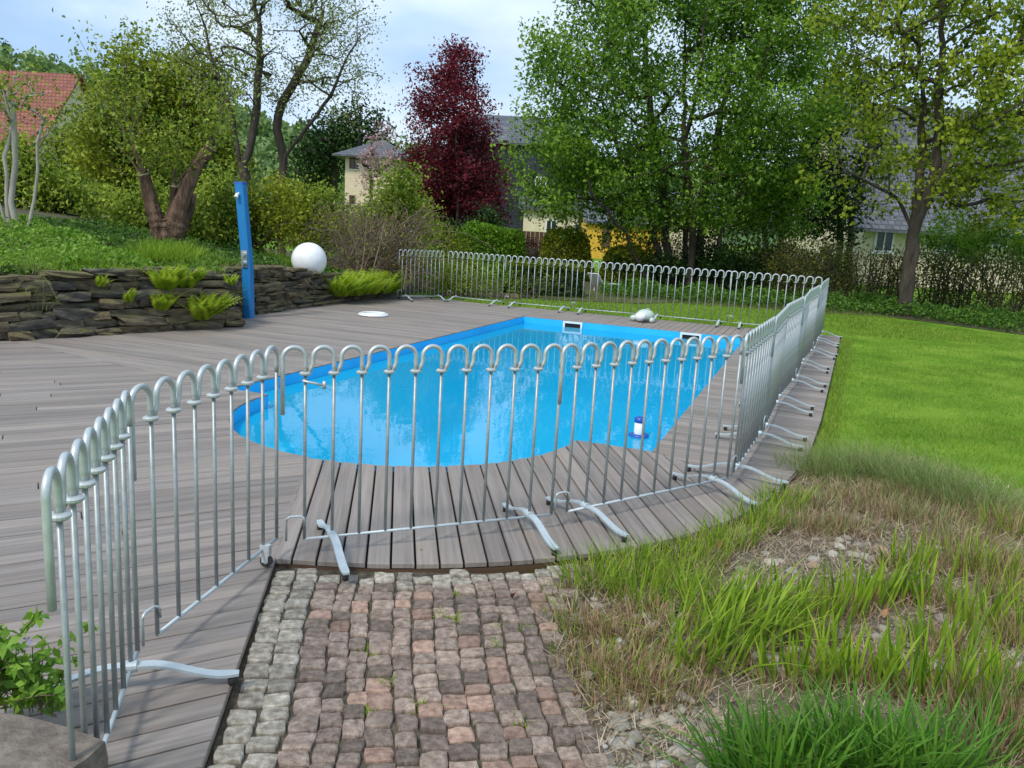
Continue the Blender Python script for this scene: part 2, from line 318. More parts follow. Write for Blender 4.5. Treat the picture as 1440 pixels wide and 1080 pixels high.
def tree(name, label, stems, E, ntar, lsize, nleaf, lmat, bmat, rtip=.012, rmax=.3, sigma=.35, group=None, up=.5, aspect=.55, droop=0., shell=.35, seed=1, cat='tree', wob=.12, reach=1.0, pexp=.48, sides=6, twig_leaf=.3):
    """stems: list of polylines (first point at the ground); crown targets are joined one by one to the nearest wood"""
    r = np.random.default_rng(seed)
    root = thing(name, label, cat, stems[0][0], group=group); off = np.array(stems[0][0], float)
    pos = []; par = []; chains = []
    for st in stems:
        st = np.array(st, float); ch = []; prev = -1
        for i in range(len(st)-1):
            m = max(2, int(np.linalg.norm(st[i+1]-st[i])/.35))
            for k in range(m + (1 if i == len(st)-2 else 0)):
                p = st[i] + (st[i+1]-st[i])*k/m + (r.normal(size=3)*.035*(1 if (i or k) else 0))
                pos.append(p); par.append(prev); prev = len(pos)-1; ch.append(prev)
        chains.append(ch)
    T = ell_points(E, ntar, r, shell); top = np.array([s[-1] for s in stems]).mean(0)
    T = T[np.argsort(np.linalg.norm(T-top, axis=1))]
    T = T[T[:, 2] > off[2]+.4]
    minz = off[2] + .35*(top[2]-off[2])
    for t in T:
        A = np.array(pos); dv = t-A; dist = np.linalg.norm(dv, axis=1)
        cost = dist + reach*np.clip(A[:, 2]-t[2]+.25*dist, 0, None) + np.where(A[:, 2] < minz, 2.0, 0)
        j = int(np.argmin(cost)); a = A[j]; d = dist[j]
        if d < .08: continue
        m = max(2, int(d/.3)); ch = [j]; side = r.normal(size=3)*wob*d; prev = j
        mid = (a+t)/2 + side + np.array([0, 0, .10*d])
        for k in range(1, m+1):
            q = k/m; p = (1-q)**2*a + 2*q*(1-q)*mid + q*q*t + r.normal(size=3)*.02
            pos.append(p); par.append(prev); prev = len(pos)-1; ch.append(prev)
        chains.append(ch)
    cnt = np.ones(len(pos))
    for i in range(len(pos)-1, -1, -1):
        if par[i] >= 0: cnt[par[i]] += cnt[i]*1.0
    rad = np.minimum(rtip*(cnt**pexp), rmax)
    pos = np.array(pos); mb = MB()
    for ci, ch in enumerate(chains):
        R_ = rad[ch].copy()
        if ci >= len(stems): R_[0] = min(R_[0], R_[1]*1.25)
        else: R_[0] *= 1.25
        n = sides+4 if ci < len(stems) else (sides if R_.max() > .03 else 3)
        mb.tube(pos[ch]-off, R_, n, cap=False)
    mb.build('trunk', bmat, root, smooth=True)
    ends = np.array([pos[c[-1]] for c in chains[len(stems):]])
    allp = np.concatenate([pos[c[1:]] for c in chains[len(stems):]])
    k1 = int(nleaf*(1-twig_leaf)); ct = r.uniform(0, 1, len(ends))
    e = r.integers(0, len(ends), k1); P1 = ends[e] + np.clip(r.normal(size=(k1, 3)), -1.7, 1.7)*sigma*np.array([1, 1, .75])
    P2 = allp[r.integers(0, len(allp), nleaf-k1)] + np.clip(r.normal(size=(nleaf-k1, 3)), -1.7, 1.7)*sigma*.6
    P = np.concatenate([P1, P2]); ts = np.concatenate([ct[e], r.uniform(0, 1, len(P2))])
    keep = P[:, 2] > off[2]+.15; P = P[keep]; ts = ts[keep]
    v, f, t = leaf_quads(P-off, lsize, up, aspect, droop=droop, r=r, ts=ts)
    obj('crown', mesh('crown', v, f, tint=t), lmat, root)
    return root
def shrub(name, label, E, nleaf, lsize, lmat, base, nstem=9, bmat=None, cat='shrub', group=None, seed=1, clump=60, sigma=.16, shell=.3, up=.5, aspect=.55, stem_r=.012):
    """leafy bush: stems fan out from the base to leaf clumps spread through the volume"""
    r = np.random.default_rng(seed); root = thing(name, label, cat, base, group=group); off = np.array(base, float)
    C = ell_points(E, max(8, nleaf//clump), r, shell); C = C[C[:, 2] > off[2]+.02]
    mb = MB()
    for c in C[:max(nstem, 4)]:
        b = off + r.normal(size=3)*np.array([.12, .12, 0]); m = (b+c)/2 + np.array([0, 0, .15*np.linalg.norm(c-b)])
        q = np.linspace(0, 1, 5)[:, None]; mb.tube(((1-q)**2*b + 2*q*(1-q)*m + q*q*c)-off, np.linspace(stem_r*1.6, stem_r*.4, 5), 4, cap=False)
    mb.build('stems', bmat or M['bark'], root)
    e = r.integers(0, len(C), nleaf); ct = r.uniform(0, 1, len(C)); P = C[e] + r.normal(size=(nleaf, 3))*sigma
    k = P[:, 2] > off[2]; P = P[k]; e = e[k]
    v, f, t = leaf_quads(P-off, lsize, up, aspect, r=r, ts=ct[e]); obj('foliage', mesh('foliage', v, f, tint=t), lmat, root)
    return root
def clipped(name, label, c, dims, nleaf, lsize, lmat, cat='hedge', group=None, seed=1, power=2.6, rz=0):
    """clipped shrub: dense leaves on a rounded super-ellipsoid with a woody inner body"""
    r = np.random.default_rng(seed); root = thing(name, label, cat, c, rotz=rz, group=group)
    d = unit(r.normal(size=(nleaf, 3))); d[:, 2] = np.abs(d[:, 2])*1.0 - .25*(r.uniform(size=nleaf) < .5)
    k = (np.abs(d)**power).sum(1)**(-1/power); lump = 1 + .05*np.sin(d[:, 0]*7+seed)*np.cos(d[:, 1]*6) + .04*np.sin(d[:, 2]*11)
    P = d*k[:, None]*lump[:, None]*r.uniform(.80, 1.04, nleaf)[:, None]*np.array(dims); P[:, 2] = np.maximum(P[:, 2]+dims[2]*.02, .02-dims[2]*0)
    v, f, t = leaf_quads(P, lsize, .3, r=r); obj('foliage', mesh('foliage', v, f, tint=t), lmat, root)
    mb = MB(); prof = [(.45, 0), (.62, .3), (.62, .55), (.45, .68), (.2, .74)]
    vv = []
    n = 12
    for rr, z in prof:
        for q in range(n): vv.append((rr*dims[0]*math.cos(2*math.pi*q/n), rr*dims[1]*math.sin(2*math.pi*q/n), z*dims[2]))
    ff = [(i*n+q, i*n+(q+1) % n, (i+1)*n+(q+1) % n, (i+1)*n+q) for i in range(4) for q in range(n)] + [tuple(4*n+q for q in range(n))]
    mb.add(vv, ff); mb.build('inner_branches', M['bark'], root)
    return root
# ------------------------------------------------------------------ pool frame
HU = math.radians(20.2); Uv = np.array([math.sin(HU), math.cos(HU)]); Vv = np.array([math.cos(HU), -math.sin(HU)])
NL = np.array([-2.62, 7.32]); PL, PW = 8.0, 3.95
def pf(u_, v_): return NL + Uv*u_ + Vv*v_
ARC_V, ARC_R = 1.9, 1.45
arc = [pf(-ARC_R*math.sin(t), ARC_V - ARC_R*math.cos(t)) for t in np.linspace(0, math.pi, 41)]   # left notch -> right notch
outline = [pf(PL, 0), pf(0, 0)] + arc + [pf(0, PW), pf(PL, PW)]
def fill_mesh(name, loops, z):
    bm = bmesh.new(); ed = []
    for lp in loops:
        vs = [bm.verts.new((p[0], p[1], z)) for p in lp]
        ed += [bm.edges.new((vs[i], vs[(i+1) % len(vs)])) for i in range(len(vs))]
    bmesh.ops.triangle_fill(bm, use_beauty=True, edges=ed)
    bmesh.ops.recalc_face_normals(bm, faces=bm.faces[:])
    for f in bm.faces:
        if f.normal.z < 0: f.normal_flip()
    me = bpy.data.meshes.new(name); bm.to_mesh(me); bm.free(); return me
def offset_poly(poly, d):   # outward from the centroid-ish using normals (poly given in order)
    P = np.array(poly); n = len(P); o = []
    area = .5*sum(P[i][0]*P[(i+1) % n][1]-P[(i+1) % n][0]*P[i][1] for i in range(n)); sg = 1 if area > 0 else -1
    for i in range(n):
        a = P[i]-P[i-1]; b = P[(i+1) % n]-P[i]; a = a/(np.linalg.norm(a)+1e-9); b = b/(np.linalg.norm(b)+1e-9)
        nn = np.array([a[1]+b[1], -(a[0]+b[0])])*sg; nn /= (np.linalg.norm(nn)+1e-9)
        o.append(P[i]+nn*d)
    return o
# ground: one sheet to the horizon with the pool cut out
G_Z = -.075
gr = obj('lawn_ground', fill_mesh('lawn_ground', [[(-900, -60), (900, -60), (900, 1500), (-900, 1500)], offset_poly(outline, .12)], G_Z), M['lawn']); tag(gr, kind='structure')
# pool basin
def extrude_loop(poly, z0, z1, inward=True):
    mb = MB(); n = len(poly)
    mb.add([(p[0], p[1], z0) for p in poly]+[(p[0], p[1], z1) for p in poly], [(i, (i+1) % n, n+(i+1) % n, n+i) for i in range(n)]); return mb
POOL_D, WATER_Z = -1.35, -.12
pool = thing('swimming_pool', 'bright blue lined swimming pool with a rounded step end', 'pool', (0, 0, 0))
extrude_loop(outline, -.012, POOL_D).build('liner_wall', M['liner'], pool)
obj('pool_floor', fill_mesh('pool_floor', [outline], POOL_D), M['liner'], pool)
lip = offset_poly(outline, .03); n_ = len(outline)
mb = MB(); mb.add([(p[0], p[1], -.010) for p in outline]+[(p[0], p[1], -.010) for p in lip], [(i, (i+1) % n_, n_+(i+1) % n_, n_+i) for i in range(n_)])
mb.build('rim_shade_strip', M['dark'], pool)  # liner rail, its near-black colour also paints the shade below the deck boards
for k, (rr, zz) in enumerate(((1.44, -.42), (1.12, -.72), (.80, -1.02))):
    pts = [pf(-rr*math.sin(t)*(1 if rr < 1.4 else 1), ARC_V - rr*math.cos(t)) for t in np.linspace(0, math.pi, 31)]
    pin = [pf(-(rr-.34)*math.sin(t), ARC_V - (rr-.34)*math.cos(t)) for t in np.linspace(0, math.pi, 31)]
    m2 = MB(); q = len(pts)
    m2.add([(p[0], p[1], zz) for p in pts]+[(p[0], p[1], zz) for p in pin]+[(p[0], p[1], POOL_D) for p in pin], [(i, i+1, q+i+1, q+i) for i in range(q-1)]+[(q+i, q+i+1, 2*q+i+1, 2*q+i) for i in range(q-1)])
    m2.build('step', M['liner'], pool)
def wall_fitting(vpos, name):
    # white skimmer mouth set on the far wall
    c = pf(PL, vpos); rz = -HU
    m2 = MB(); W2, H2, t2 = .36, .20, .035
    for dx, dz, ww, hh in ((0, H2/2-t2/2, W2, t2), (0, -H2/2+t2/2, W2, t2), (-W2/2+t2/2, 0, t2, H2-2*t2), (W2/2-t2/2, 0, t2, H2-2*t2)):
        p = c + Vv*dx - Uv*.016; m2.box((p[0], p[1], -.112+dz), (ww, .03, hh), rz)
    s_ = m2.build(name, M['white_plastic'], pool)
    p = c - Uv*.006; MB().box((p[0], p[1], -.112), (W2-2*t2, .006, H2-2*t2), rz).build('opening', M['dark'], s_)
    p = c - Uv*.014; MB().box((p[0], p[1], -.150), (W2-2*t2-.01, .008, .06), rz).build('flap', M['white_plastic'], s_)
wall_fitting(.95, 'skimmer'); wall_fitting(3.05, 'skimmer')
# water
def water_mat():
    m, t, p, o = new_mat('pool_water'); t.nodes.remove(p)
    tr = t.nodes.new('ShaderNodeBsdfTransparent'); tr.inputs[0].default_value = (.93, 1, 1, 1)
    gl = t.nodes.new('ShaderNodeBsdfGlossy'); gl.inputs['Roughness'].default_value = .01
    fr = t.nodes.new('ShaderNodeFresnel'); fr.inputs['IOR'].default_value = 1.33
    a = noise(t, 5.5, 3, .5); b = noise(t, 1.6, 2, .5)
    ad = t.nodes.new('ShaderNodeMath'); ad.operation = 'ADD'; t.links.new(a, ad.inputs[0]); t.links.new(b, ad.inputs[1])
    bp = t.nodes.new('ShaderNodeBump'); bp.inputs['Strength'].default_value = .045; bp.inputs['Distance'].default_value = .02
    t.links.new(ad.outputs[0], bp.inputs['Height']); t.links.new(bp.outputs[0], gl.inputs['Normal']); t.links.new(bp.outputs[0], fr.inputs['Normal'])
    ms = t.nodes.new('ShaderNodeMixShader'); t.links.new(fr.outputs[0], ms.inputs[0]); t.links.new(tr.outputs[0], ms.inputs[1]); t.links.new(gl.outputs[0], ms.inputs[2])
    df = t.nodes.new('ShaderNodeBsdfDiffuse'); df.inputs[0].default_value = (.015, .64, 1.0, 1)     # light scattered back by the water itself
    m0 = t.nodes.new('ShaderNodeMixShader'); m0.inputs[0].default_value = .5; t.links.new(tr.outputs[0], m0.inputs[1]); t.links.new(df.outputs[0], m0.inputs[2]); t.links.new(m0.outputs[0], ms.inputs[1])
    t.links.new(ms.outputs[0], o.inputs[0]); return m
wt = obj('water', fill_mesh('water', [offset_poly(outline, -.002)], WATER_Z), water_mat()); tag(wt, kind='structure')
# ------------------------------------------------------------------ deck
COB_L = [np.array([-1.08, 3.66]), np.array([-.87, 2.26]), np.array([-.70, 1.13])]
ARC_C = pf(0, ARC_V)
def circ(a): return ARC_C + 3.04*np.array([math.sin(a), math.cos(a)])   # heading angle
gap_in, gap_out = np.array([-1.31, 5.25]), np.array([-1.085, 3.67])
a_out0 = math.atan2(*(gap_out-ARC_C)); R_NEAR, R_FAR, FAR_U = 5.06, 5.46, 9.58
a1 = math.atan2(*(pf(-.55, R_NEAR-.12)-ARC_C))
if a_out0 < 0: a_out0 += 2*math.pi
outer = [circ(a) for a in np.linspace(a_out0, a1, 28)]
ig = min(range(len(arc)), key=lambda i: np.linalg.norm(arc[i]-gap_in)); gap_in = arc[ig]
nr_out = outer[-1]
WALL = [np.array(p) for p in ((-9.4, 4.9), (-7.2, 7.5), (-5.87, 9.12), (-4.57, 10.65), (-3.86, 11.42))]
WALL_B = [np.array(p) for p in ((-4.35, 12.35), (-3.98, 13.6), (-3.35, 15.48), (-2.75, 17.3), (-2.45, 18.6))]
def inner(p, d=.12): return np.array([p[0]-.8*d, p[1]+.6*d])
RL = [pf(0, 0)] + arc[:ig+1] + [gap_out] + COB_L[1:] + [np.array([-9.6, 1.13]), inner(WALL[0]), inner(WALL[1]), inner(WALL[2]) + np.array([.0, .1])]
RF = arc[ig:] + [pf(0, PW)] + [nr_out] + outer[::-1][1:]
RU = [pf(0, 0), inner(WALL[2])+np.array([.0, .1]), inner(WALL[3]), inner(WALL[4]), inner(WALL_B[0]), inner(WALL_B[1]), inner(WALL_B[2]), inner(WALL_B[3]), pf(FAR_U+.2, -3.2), pf(FAR_U, -1.55), pf(PL, 0)]
RX = [pf(PL, 0), pf(FAR_U, -1.55), pf(FAR_U, R_FAR), pf(PL, PW)]
RR = [pf(0, PW), pf(PL, PW), pf(FAR_U, R_FAR), pf(2, R_NEAR+.1), pf(.4, R_NEAR), nr_out]
deck = obj('deck', None); tag(deck, kind='structure')
def line_iv(poly, n, d, off):
    xs = []
    m = len(poly)
    for i in range(m):
        a, b = poly[i], poly[(i+1) % m]; fa, fb = a@n-off, b@n-off
        if (fa < 0) != (fb < 0): xs.append(((a+(b-a)*fa/(fa-fb))@d))
    xs.sort(); return [(xs[i], xs[i+1]) for i in range(0, len(xs)-1, 2)]
n_boards = 0; far_boards = MB()
def boards(poly, heading, pitch, gap, split=None, stuff=False):
    global n_boards
    h = math.radians(heading); d = np.array([math.sin(h), math.cos(h)]); n = np.array([math.cos(h), -math.sin(h)])
    offs = [p@n for p in poly]; k0, k1 = math.floor(min(offs)/pitch), math.ceil(max(offs)/pitch)
    th = math.atan2(d[1], d[0])
    for k in range(k0, k1):
        a, b = k*pitch+gap/2, (k+1)*pitch-gap/2; mid = (a+b)/2
        A, B = line_iv(poly, n, d, a), line_iv(poly, n, d, b)
        for s0, s1 in line_iv(poly, n, d, mid):
            def near(iv, s, e):
                c = [x[e] for x in iv if abs(x[e]-s) < .35]; return min(c, key=lambda x: abs(x-s)) if c else s
            a0, b0, a1_, b1 = near(A, s0, 0), near(B, s0, 0), near(A, s1, 1), near(B, s1, 1)
            cuts = []
            if split and s1-s0 > split*1.3:
                s = s0 + split*random.uniform(.35, 1.0)
                while s < s1-.6: cuts.append(s); s += split*random.uniform(.9, 1.1)
            ends = [(a0, b0)] + [(c, c) for c in cuts] + [(a1_, b1)]
            for i in range(len(ends)-1):
                g = .003
                e0 = (ends[i][0]+g, ends[i][1]+g); e1 = (ends[i+1][0]-g, ends[i+1][1]-g)
                if min(e1[0]-e0[0], e1[1]-e0[1]) < .04: continue
                sc = (e0[0]+e1[0]+e0[1]+e1[1])/4; c = d*sc + n*mid; hw = (b-a)/2; ch = .004; z = random.uniform(-.0015, .0015)
                q = [(e0[0]-sc, hw), (e1[0]-sc, hw), (e1[1]-sc, -hw), (e0[1]-sc, -hw)]
                qi = [(q[0][0]+ch, hw-ch), (q[1][0]-ch, hw-ch), (q[2][0]-ch, -hw+ch), (q[3][0]+ch, -hw+ch)]
                v = [(x, y, -.026) for x, y in q]+[(x, y, -ch) for x, y in q]+[(x, y, 0) for x, y in qi]
                f = [(0+j, 4+j, 4+(j+1) % 4, (j+1) % 4) for j in range(4)]+[(4+j, 8+j, 8+(j+1) % 4, 4+(j+1) % 4) for j in range(4)]+[(8, 11, 10, 9)]
                f = [tuple(reversed(x)) for x in f]
                if stuff:
                    ca, sa = math.cos(th), math.sin(th)
                    far_boards.add([(c[0]+x*ca-y*sa, c[1]+x*sa+y*ca, z+zz) for x, y, zz in v], f)
                else:
                    obj('board', mesh('board', v, f), M['wood'], deck, loc=(c[0], c[1], z), rotz=th); n_boards += 1
boards(RF, 171.7, .1175, .011)
boards(RL, 59.5, .1195, .0085, split=3.4)
boards(RU, 110.2, .1195, .007)
boards(RR, 110.2, .1195, .007)
boards(RX, 20.2, .1195, .007, stuff=True)
if far_boards.v: tag(far_boards.build('distant_boards', M['wood'], deck), kind='stuff')
sub_outer = [inner(WALL[0], .1), np.array([-9.6, 1.13])] + [COB_L[2], COB_L[1], gap_out] + outer + [pf(.4, R_NEAR), pf(2, R_NEAR+.1), pf(FAR_U, R_FAR), pf(FAR_U, -1.55), pf(FAR_U+.2, -3.2)] + [inner(p) for p in WALL_B[3::-1]] + [inner(p) for p in WALL[:0:-1]]
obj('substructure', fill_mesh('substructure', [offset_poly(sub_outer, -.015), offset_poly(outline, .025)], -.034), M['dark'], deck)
# fascia below the outer edge
fa = [COB_L[2], COB_L[1], gap_out] + outer + [pf(.4, R_NEAR), pf(2, R_NEAR+.1), pf(FAR_U, R_FAR), pf(FAR_U, -1.55)]
mb = MB(); q = len(fa)
fo = [p for p in fa]
mb.add([(p[0], p[1], -.028) for p in fo]+[(p[0], p[1], -.14) for p in fo], [(i, i+1, q+i+1, q+i) for i in range(q-1)])
mb.build('edge_fascia', M['timber'], deck)
# ------------------------------------------------------------------ cobbled path
COB_Z = -.030
path = obj('cobbled_path', fill_mesh('cobbled_path', [[COB_L[0]+[-.01, .02], COB_L[1], COB_L[2], np.array([.75, 1.13]), np.array([.36, 2.2]), np.array([.27, 3.0]), np.array([.45, 3.75]), np.array([-.3, 3.66])]], COB_Z-.013), M['joint']); tag(path, kind='structure')
def sett_mesh(w_, l_, seed):
    r = np.random.default_rng(seed); n = 12; ring = []
    for k in range(n):
        t = 2*math.pi*(k+.5)/n; c, s = math.cos(t), math.sin(t); e = (abs(c)**9+abs(s)**9)**(-1/9)
        ring.append(np.array([c*e*w_/2, s*e*l_/2])*(1+r.uniform(-.075, .06)))
    sk = r.uniform(-.12, .12); ring = [np.array([p[0]+sk*p[1], p[1]+r.uniform(-.1, .1)*p[0]]) for p in ring]
    v = []; tx, ty = r.uniform(-.006, .006, 2)
    for sc, z in ((1.02, -.05), (1.0, -.010), (.965, -.003), (.80, .001)):
        for p in ring: v.append((p[0]*sc, p[1]*sc, z + (r.uniform(-.0022, .0022) if z > -.02 else 0) + tx*p[0]+ty*p[1]))
    v.append((0, 0, .002)); f = []
    for i in range(3): f += [(i*n+k, i*n+(k+1) % n, (i+1)*n+(k+1) % n, (i+1)*n+k) for k in range(n)]
    f += [(3*n+k, 3*n+(k+1) % n, 4*n) for k in range(n)]
    return mesh('sett', v, f, False)
setts = {m: [sett_mesh(1, 1, s+o) for s in range(14)] for m, o in (('granite', 0), ('porphyry', 50), ('porphyry_red', 90))}
for m in setts:
    for me in setts[m]: me.materials.append(M[m])
nset = 0; rc = random.Random(3)
def put_sett(x, y, w_, l_, m, rz):
    global nset
    o = obj('cobble', rc.choice(setts[m]), None, path, loc=(x, y, COB_Z+rc.uniform(-.004, .004)), rotz=rz+rc.uniform(-.045, .045)+rc.choice((0, math.pi)), scale=(w_, l_, 1)); nset += 1
ax = (COB_L[0]-COB_L[1]); ax /= np.linalg.norm(ax); bx = np.array([ax[1], -ax[0]]); rz0 = math.atan2(bx[1], bx[0])
def right_lim(y): return np.interp(y, [1.1, 2.2, 2.5, 3.0, 3.3, 3.8], [.62, .36, .30, .235, .25, .42])
col_x = .012
ci = 0
while col_x < 1.65:
    cw = rc.uniform(.066, .096) if ci > 1 else rc.uniform(.085, .10); s = rc.uniform(0, .05) - 1.2
    while s < 1.6:
        l_ = rc.uniform(.064, .100); p = COB_L[1] + bx*(col_x+cw/2+rc.uniform(-.006, .006) + .008*math.sin(s*5+.3*ci)) + ax*(s+l_/2)
        s += l_+rc.uniform(.004, .010)
        lim = math.hypot(*(p-ARC_C)); m = 'granite' if ci < 2 else ('porphyry_red' if rc.random() < .17 else 'porphyry')
        if lim < 3.04+.038 or p[1] < 1.2 or p[0] > right_lim(p[1]): continue
        if lim < 3.04+.17: m = 'granite'
        if p[1] < 2.06: continue
        put_sett(p[0], p[1], cw*1.035, l_*.985, m, rz0)
    col_x += cw+rc.uniform(.004, .010); ci += 1
print('setts', nset, 'boards', n_boards)
# moss and little weeds in the joints
wp = []
for px, py in ((645, 835), (640, 870), (700, 880), (745, 885), (620, 865), (520, 1000), (545, 960), (735, 1015), (860, 640+260), (520, 915), (590, 990), (700, 905)):
    c = at(px, py, COB_Z); k = 26; B = np.tile(c, (k, 1)) + rng.normal(size=(k, 3))*np.array([.02, .012, 0]); B[:, 2] = COB_Z-.012
    wp.append(blades(B, rng.uniform(.012, .045, k), np.full(k, .005), rng.uniform(0, 6.3, k), rng.uniform(.2, .9, k), rng.uniform(0, .6, k), 2))
v, f, t = join_arr(wp); tag(obj('joint_weeds', mesh('joint_weeds', v, f, tint=t), M['gr_reed']), 'tiny green weeds in the cobble joints', 'weeds', kind='stuff')
# ------------------------------------------------------------------ barriers
RZ = .085; HC, HT = .81, .945        # collar and arch top above the rail
SP = .1325
bar_me = MB().tube([(0, 0, 0), (0, 0, HC+.01)], .0080, 8).mesh('bar', True)
bar_last_me = MB().tube([(0, 0, 0), (0, 0, HC+.05)], .0086, 8).mesh('bar', True)
col_me = MB().lathe([(.010, -.009), (.022, -.006), (.027, -.001), (.027, .005), (.020, .010), (.013, .011)], (0, 0, HC), 16).mesh('collar', False)
def arch_path(x0, x1, z0, z1):
    r_ = (x1-x0)/2; cz = HT-.0105-r_; P = [(x0, 0, z0), (x0, 0, (z0+cz)/2)] if z0 < HC else [(x0-.017, 0, z0), (x0-.006, 0, z0+.022), (x0, 0, z0+.040)]
    P += [((x0+x1)/2-r_*math.cos(t), 0, cz+r_*math.sin(t)) for t in np.linspace(0, math.pi, 13)]
    return P + [(x1, 0, (z1+cz)/2), (x1, 0, z1)]
arch_me = MB().tube(arch_path(-SP+.034, 0, HC+.008, HC+.005), .0105, 8, ref=(0, 1, 0)).mesh('arch', True)
arch_hook_me = MB().tube(arch_path(-SP+.030, 0, HC-.19, HC+.005), .0105, 8, ref=(0, 1, 0)).mesh('arch', True)
def foot_mesh(L_):
    v = []; f = []; xs = np.linspace(-1, 1, 21); wd, th_ = .019, .005
    for x in xs:
        a = abs(x); q_ = min(1, max(0, (a-.15)/.72)); z = .014 - .060*q_*q_*(3-2*q_)
        w2 = wd*(1 if a < .97 else .72)
        for sx, sz in ((-1, -1), (1, -1), (1, 1), (-1, 1)): v.append((sx*w2, x*L_, z+sz*th_))
    m = len(xs); f = [(i*4+k, i*4+(k+1) % 4, i*4+4+(k+1) % 4, i*4+4+k) for i in range(m-1) for k in range(4)]+[(3, 2, 1, 0), tuple(4*(m-1)+k for k in range(4))]
    return mesh('foot', v, f)
FL_ = .345; foot_me = foot_mesh(FL_)
pad_me = MB().lathe([(.015, -.033), (.016, -.010), (.013, .002)], (0, 0, 0), 10).mesh('rubber_pad', True)
clamp_me = MB().tube([(0, -.020, 0), (0, .020, 0)], .021, 14).mesh('clamp', False)
hook_me = MB().tube([(-.085, 0, .0), (-.085, 0, .10), (-.080, 0, .113), (-.068, 0, .118), (-.018, 0, .118), (-.006, -.012, .113), (-.002, -.014, .10), (-.002, -.014, .070)], .0058, 7).mesh('hook', True)
latch_me = MB().tube([(-.016, -.012, HC-.03), (.085, -.014, HC-.055)], .006, 7).tube([(.085, -.014, HC-.07), (.085, -.014, HC-.035)], .009, 8).mesh('latch', True)
rail_cache = {}
for me in (bar_me, bar_last_me): me.materials.append(M['galv_bar'])
for me in (col_me, arch_me, arch_hook_me, hook_me, latch_me): me.materials.append(M['galv'])
for me in (foot_me, clamp_me): me.materials.append(M['galv_light'])
pad_me.materials.append(M['rubber'])
def barrier(p0, p1, n, label, group=None, feet=None, castor=None, latch=False, hook=True, first_hook=True):
    p0, p1 = np.array(p0[:2]), np.array(p1[:2]); d = p1-p0; L_ = np.linalg.norm(d); k = L_/(SP*(n-1)); rz = math.atan2(d[1], d[0])
    t = thing('crowd_barrier', label, 'barrier', (p0[0], p0[1], RZ), rz, group)
    for i in range(n):
        x = i*SP*k; last = i == n-1
        obj('bar', bar_last_me if last else bar_me, None, t, loc=(x, 0, 0))
        if not last: obj('collar', col_me, None, t, loc=(x, 0, 0))
        obj('arch', arch_hook_me if (i == 0 and first_hook) else arch_me, None, t, loc=(x, 0, 0), scale=(k, 1, 1))
    key = (n, round(L_, 3))
    if key not in rail_cache:
        me = MB().tube([(-.004, 0, 0), (L_+.004, 0, 0)], .0078, 8).mesh('bottom_rail', True); me.materials.append(M['galv_light']); rail_cache[key] = me
    obj('bottom_rail', rail_cache[key], None, t)
    for i in (feet if feet is not None else (1, n-2)):
        fo_ = obj('foot', foot_me, None, t, loc=(i*SP*k, 0, 0))
        for sg in (-1, 1):
            obj('rubber_pad', pad_me, None, fo_, loc=(0, sg*(FL_-.022), -.052))
        obj('clamp', clamp_me, None, t, loc=(i*SP*k, 0, .012))
    if hook: obj('hook', hook_me, None, t)
    if latch: obj('latch', latch_me, None, t, loc=(0, 0, 0))
    if castor is not None:
        x = castor*SP*k; m2 = MB(); m2.box((x, -.012, -.002), (.030, .045, .05)); m2.box((x-.014, -.014, -.03), (.004, .03, .06)); m2.box((x+.014, -.014, -.03), (.004, .03, .06))
        ca = m2.build('castor_fork', M['galv'], t); MB().tube([(x-.011, -.016, -.056), (x+.011, -.016, -.056)], .028, 16).build('wheel', M['rubber'], ca)
        MB().tube([(x-.013, -.016, -.056), (x+.013, -.016, -.056)], .011, 10).build('hub', M['galv'], ca)
    return t
A_end = at(193.5, 916, RZ); A_in = at(146, 1046, RZ); dA = (A_in-A_end); dA /= np.linalg.norm(dA)
barrier(A_end + dA*SP*7*.90, A_end, 8, 'galvanised barrier leaf with a bow foot beside the sandstone block', feet=(6,), hook=False)
barrier(at(221.5, 892, RZ), at(389, 757, RZ), 8, 'galvanised barrier leaf with a small castor wheel along the cobbled path', feet=(), castor=6)
barrier(at(428, 758, RZ), at(775, 723.5, RZ), 11, 'galvanised bow topped barrier panel at the head of the cobbled path', latch=True)
barrier(at(797, 719.5, RZ), at(1022.5, 672, RZ), 11, 'galvanised bow topped barrier panel between cobbled path and lawn corner')
E0, E1 = at(1029, 668, RZ)[:2], at(1156, 466, RZ)[:2]; nE = 7; wig = [0, .025, -.02, .03, -.015, .03, 0, 0]
vE = (E1-E0); vE /= np.linalg.norm(vE); nEv = np.array([vE[1], -vE[0]]); LE = np.linalg.norm(E1-E0)/nE
for i in range(nE):
    a = E0 + vE*LE*i + nEv*wig[i] + vE*.075; b = E0 + vE*LE*(i+1) + nEv*wig[i+1]*.6
    barrier(a, b, 11, 'galvanised barrier panel in the straight row along the lawn edge', 'barriers along the lawn edge')
fpx = [(712.5, 424.8), (806, 433.4), (911, 442.5), (1027, 453.2), (1152, 464.5)]
for i in range(4):
    a, b = at(*fpx[i], RZ)[:2], at(*fpx[i+1], RZ)[:2]; d = (b-a)/np.linalg.norm(b-a)
    barrier(a+d*.04, b-d*.06, 11, 'galvanised barrier panel in the row behind the far pool end', 'barriers behind the far pool end')
barrier(at(634, 416.9, RZ), at(706, 424.2, RZ), 11, 'galvanised barrier panel where the far row meets the angled end panel')
barrier(at(564.5, 416.3, RZ), at(622, 416.4, RZ), 11, 'galvanised barrier panel angled towards the low end of the stone wall')
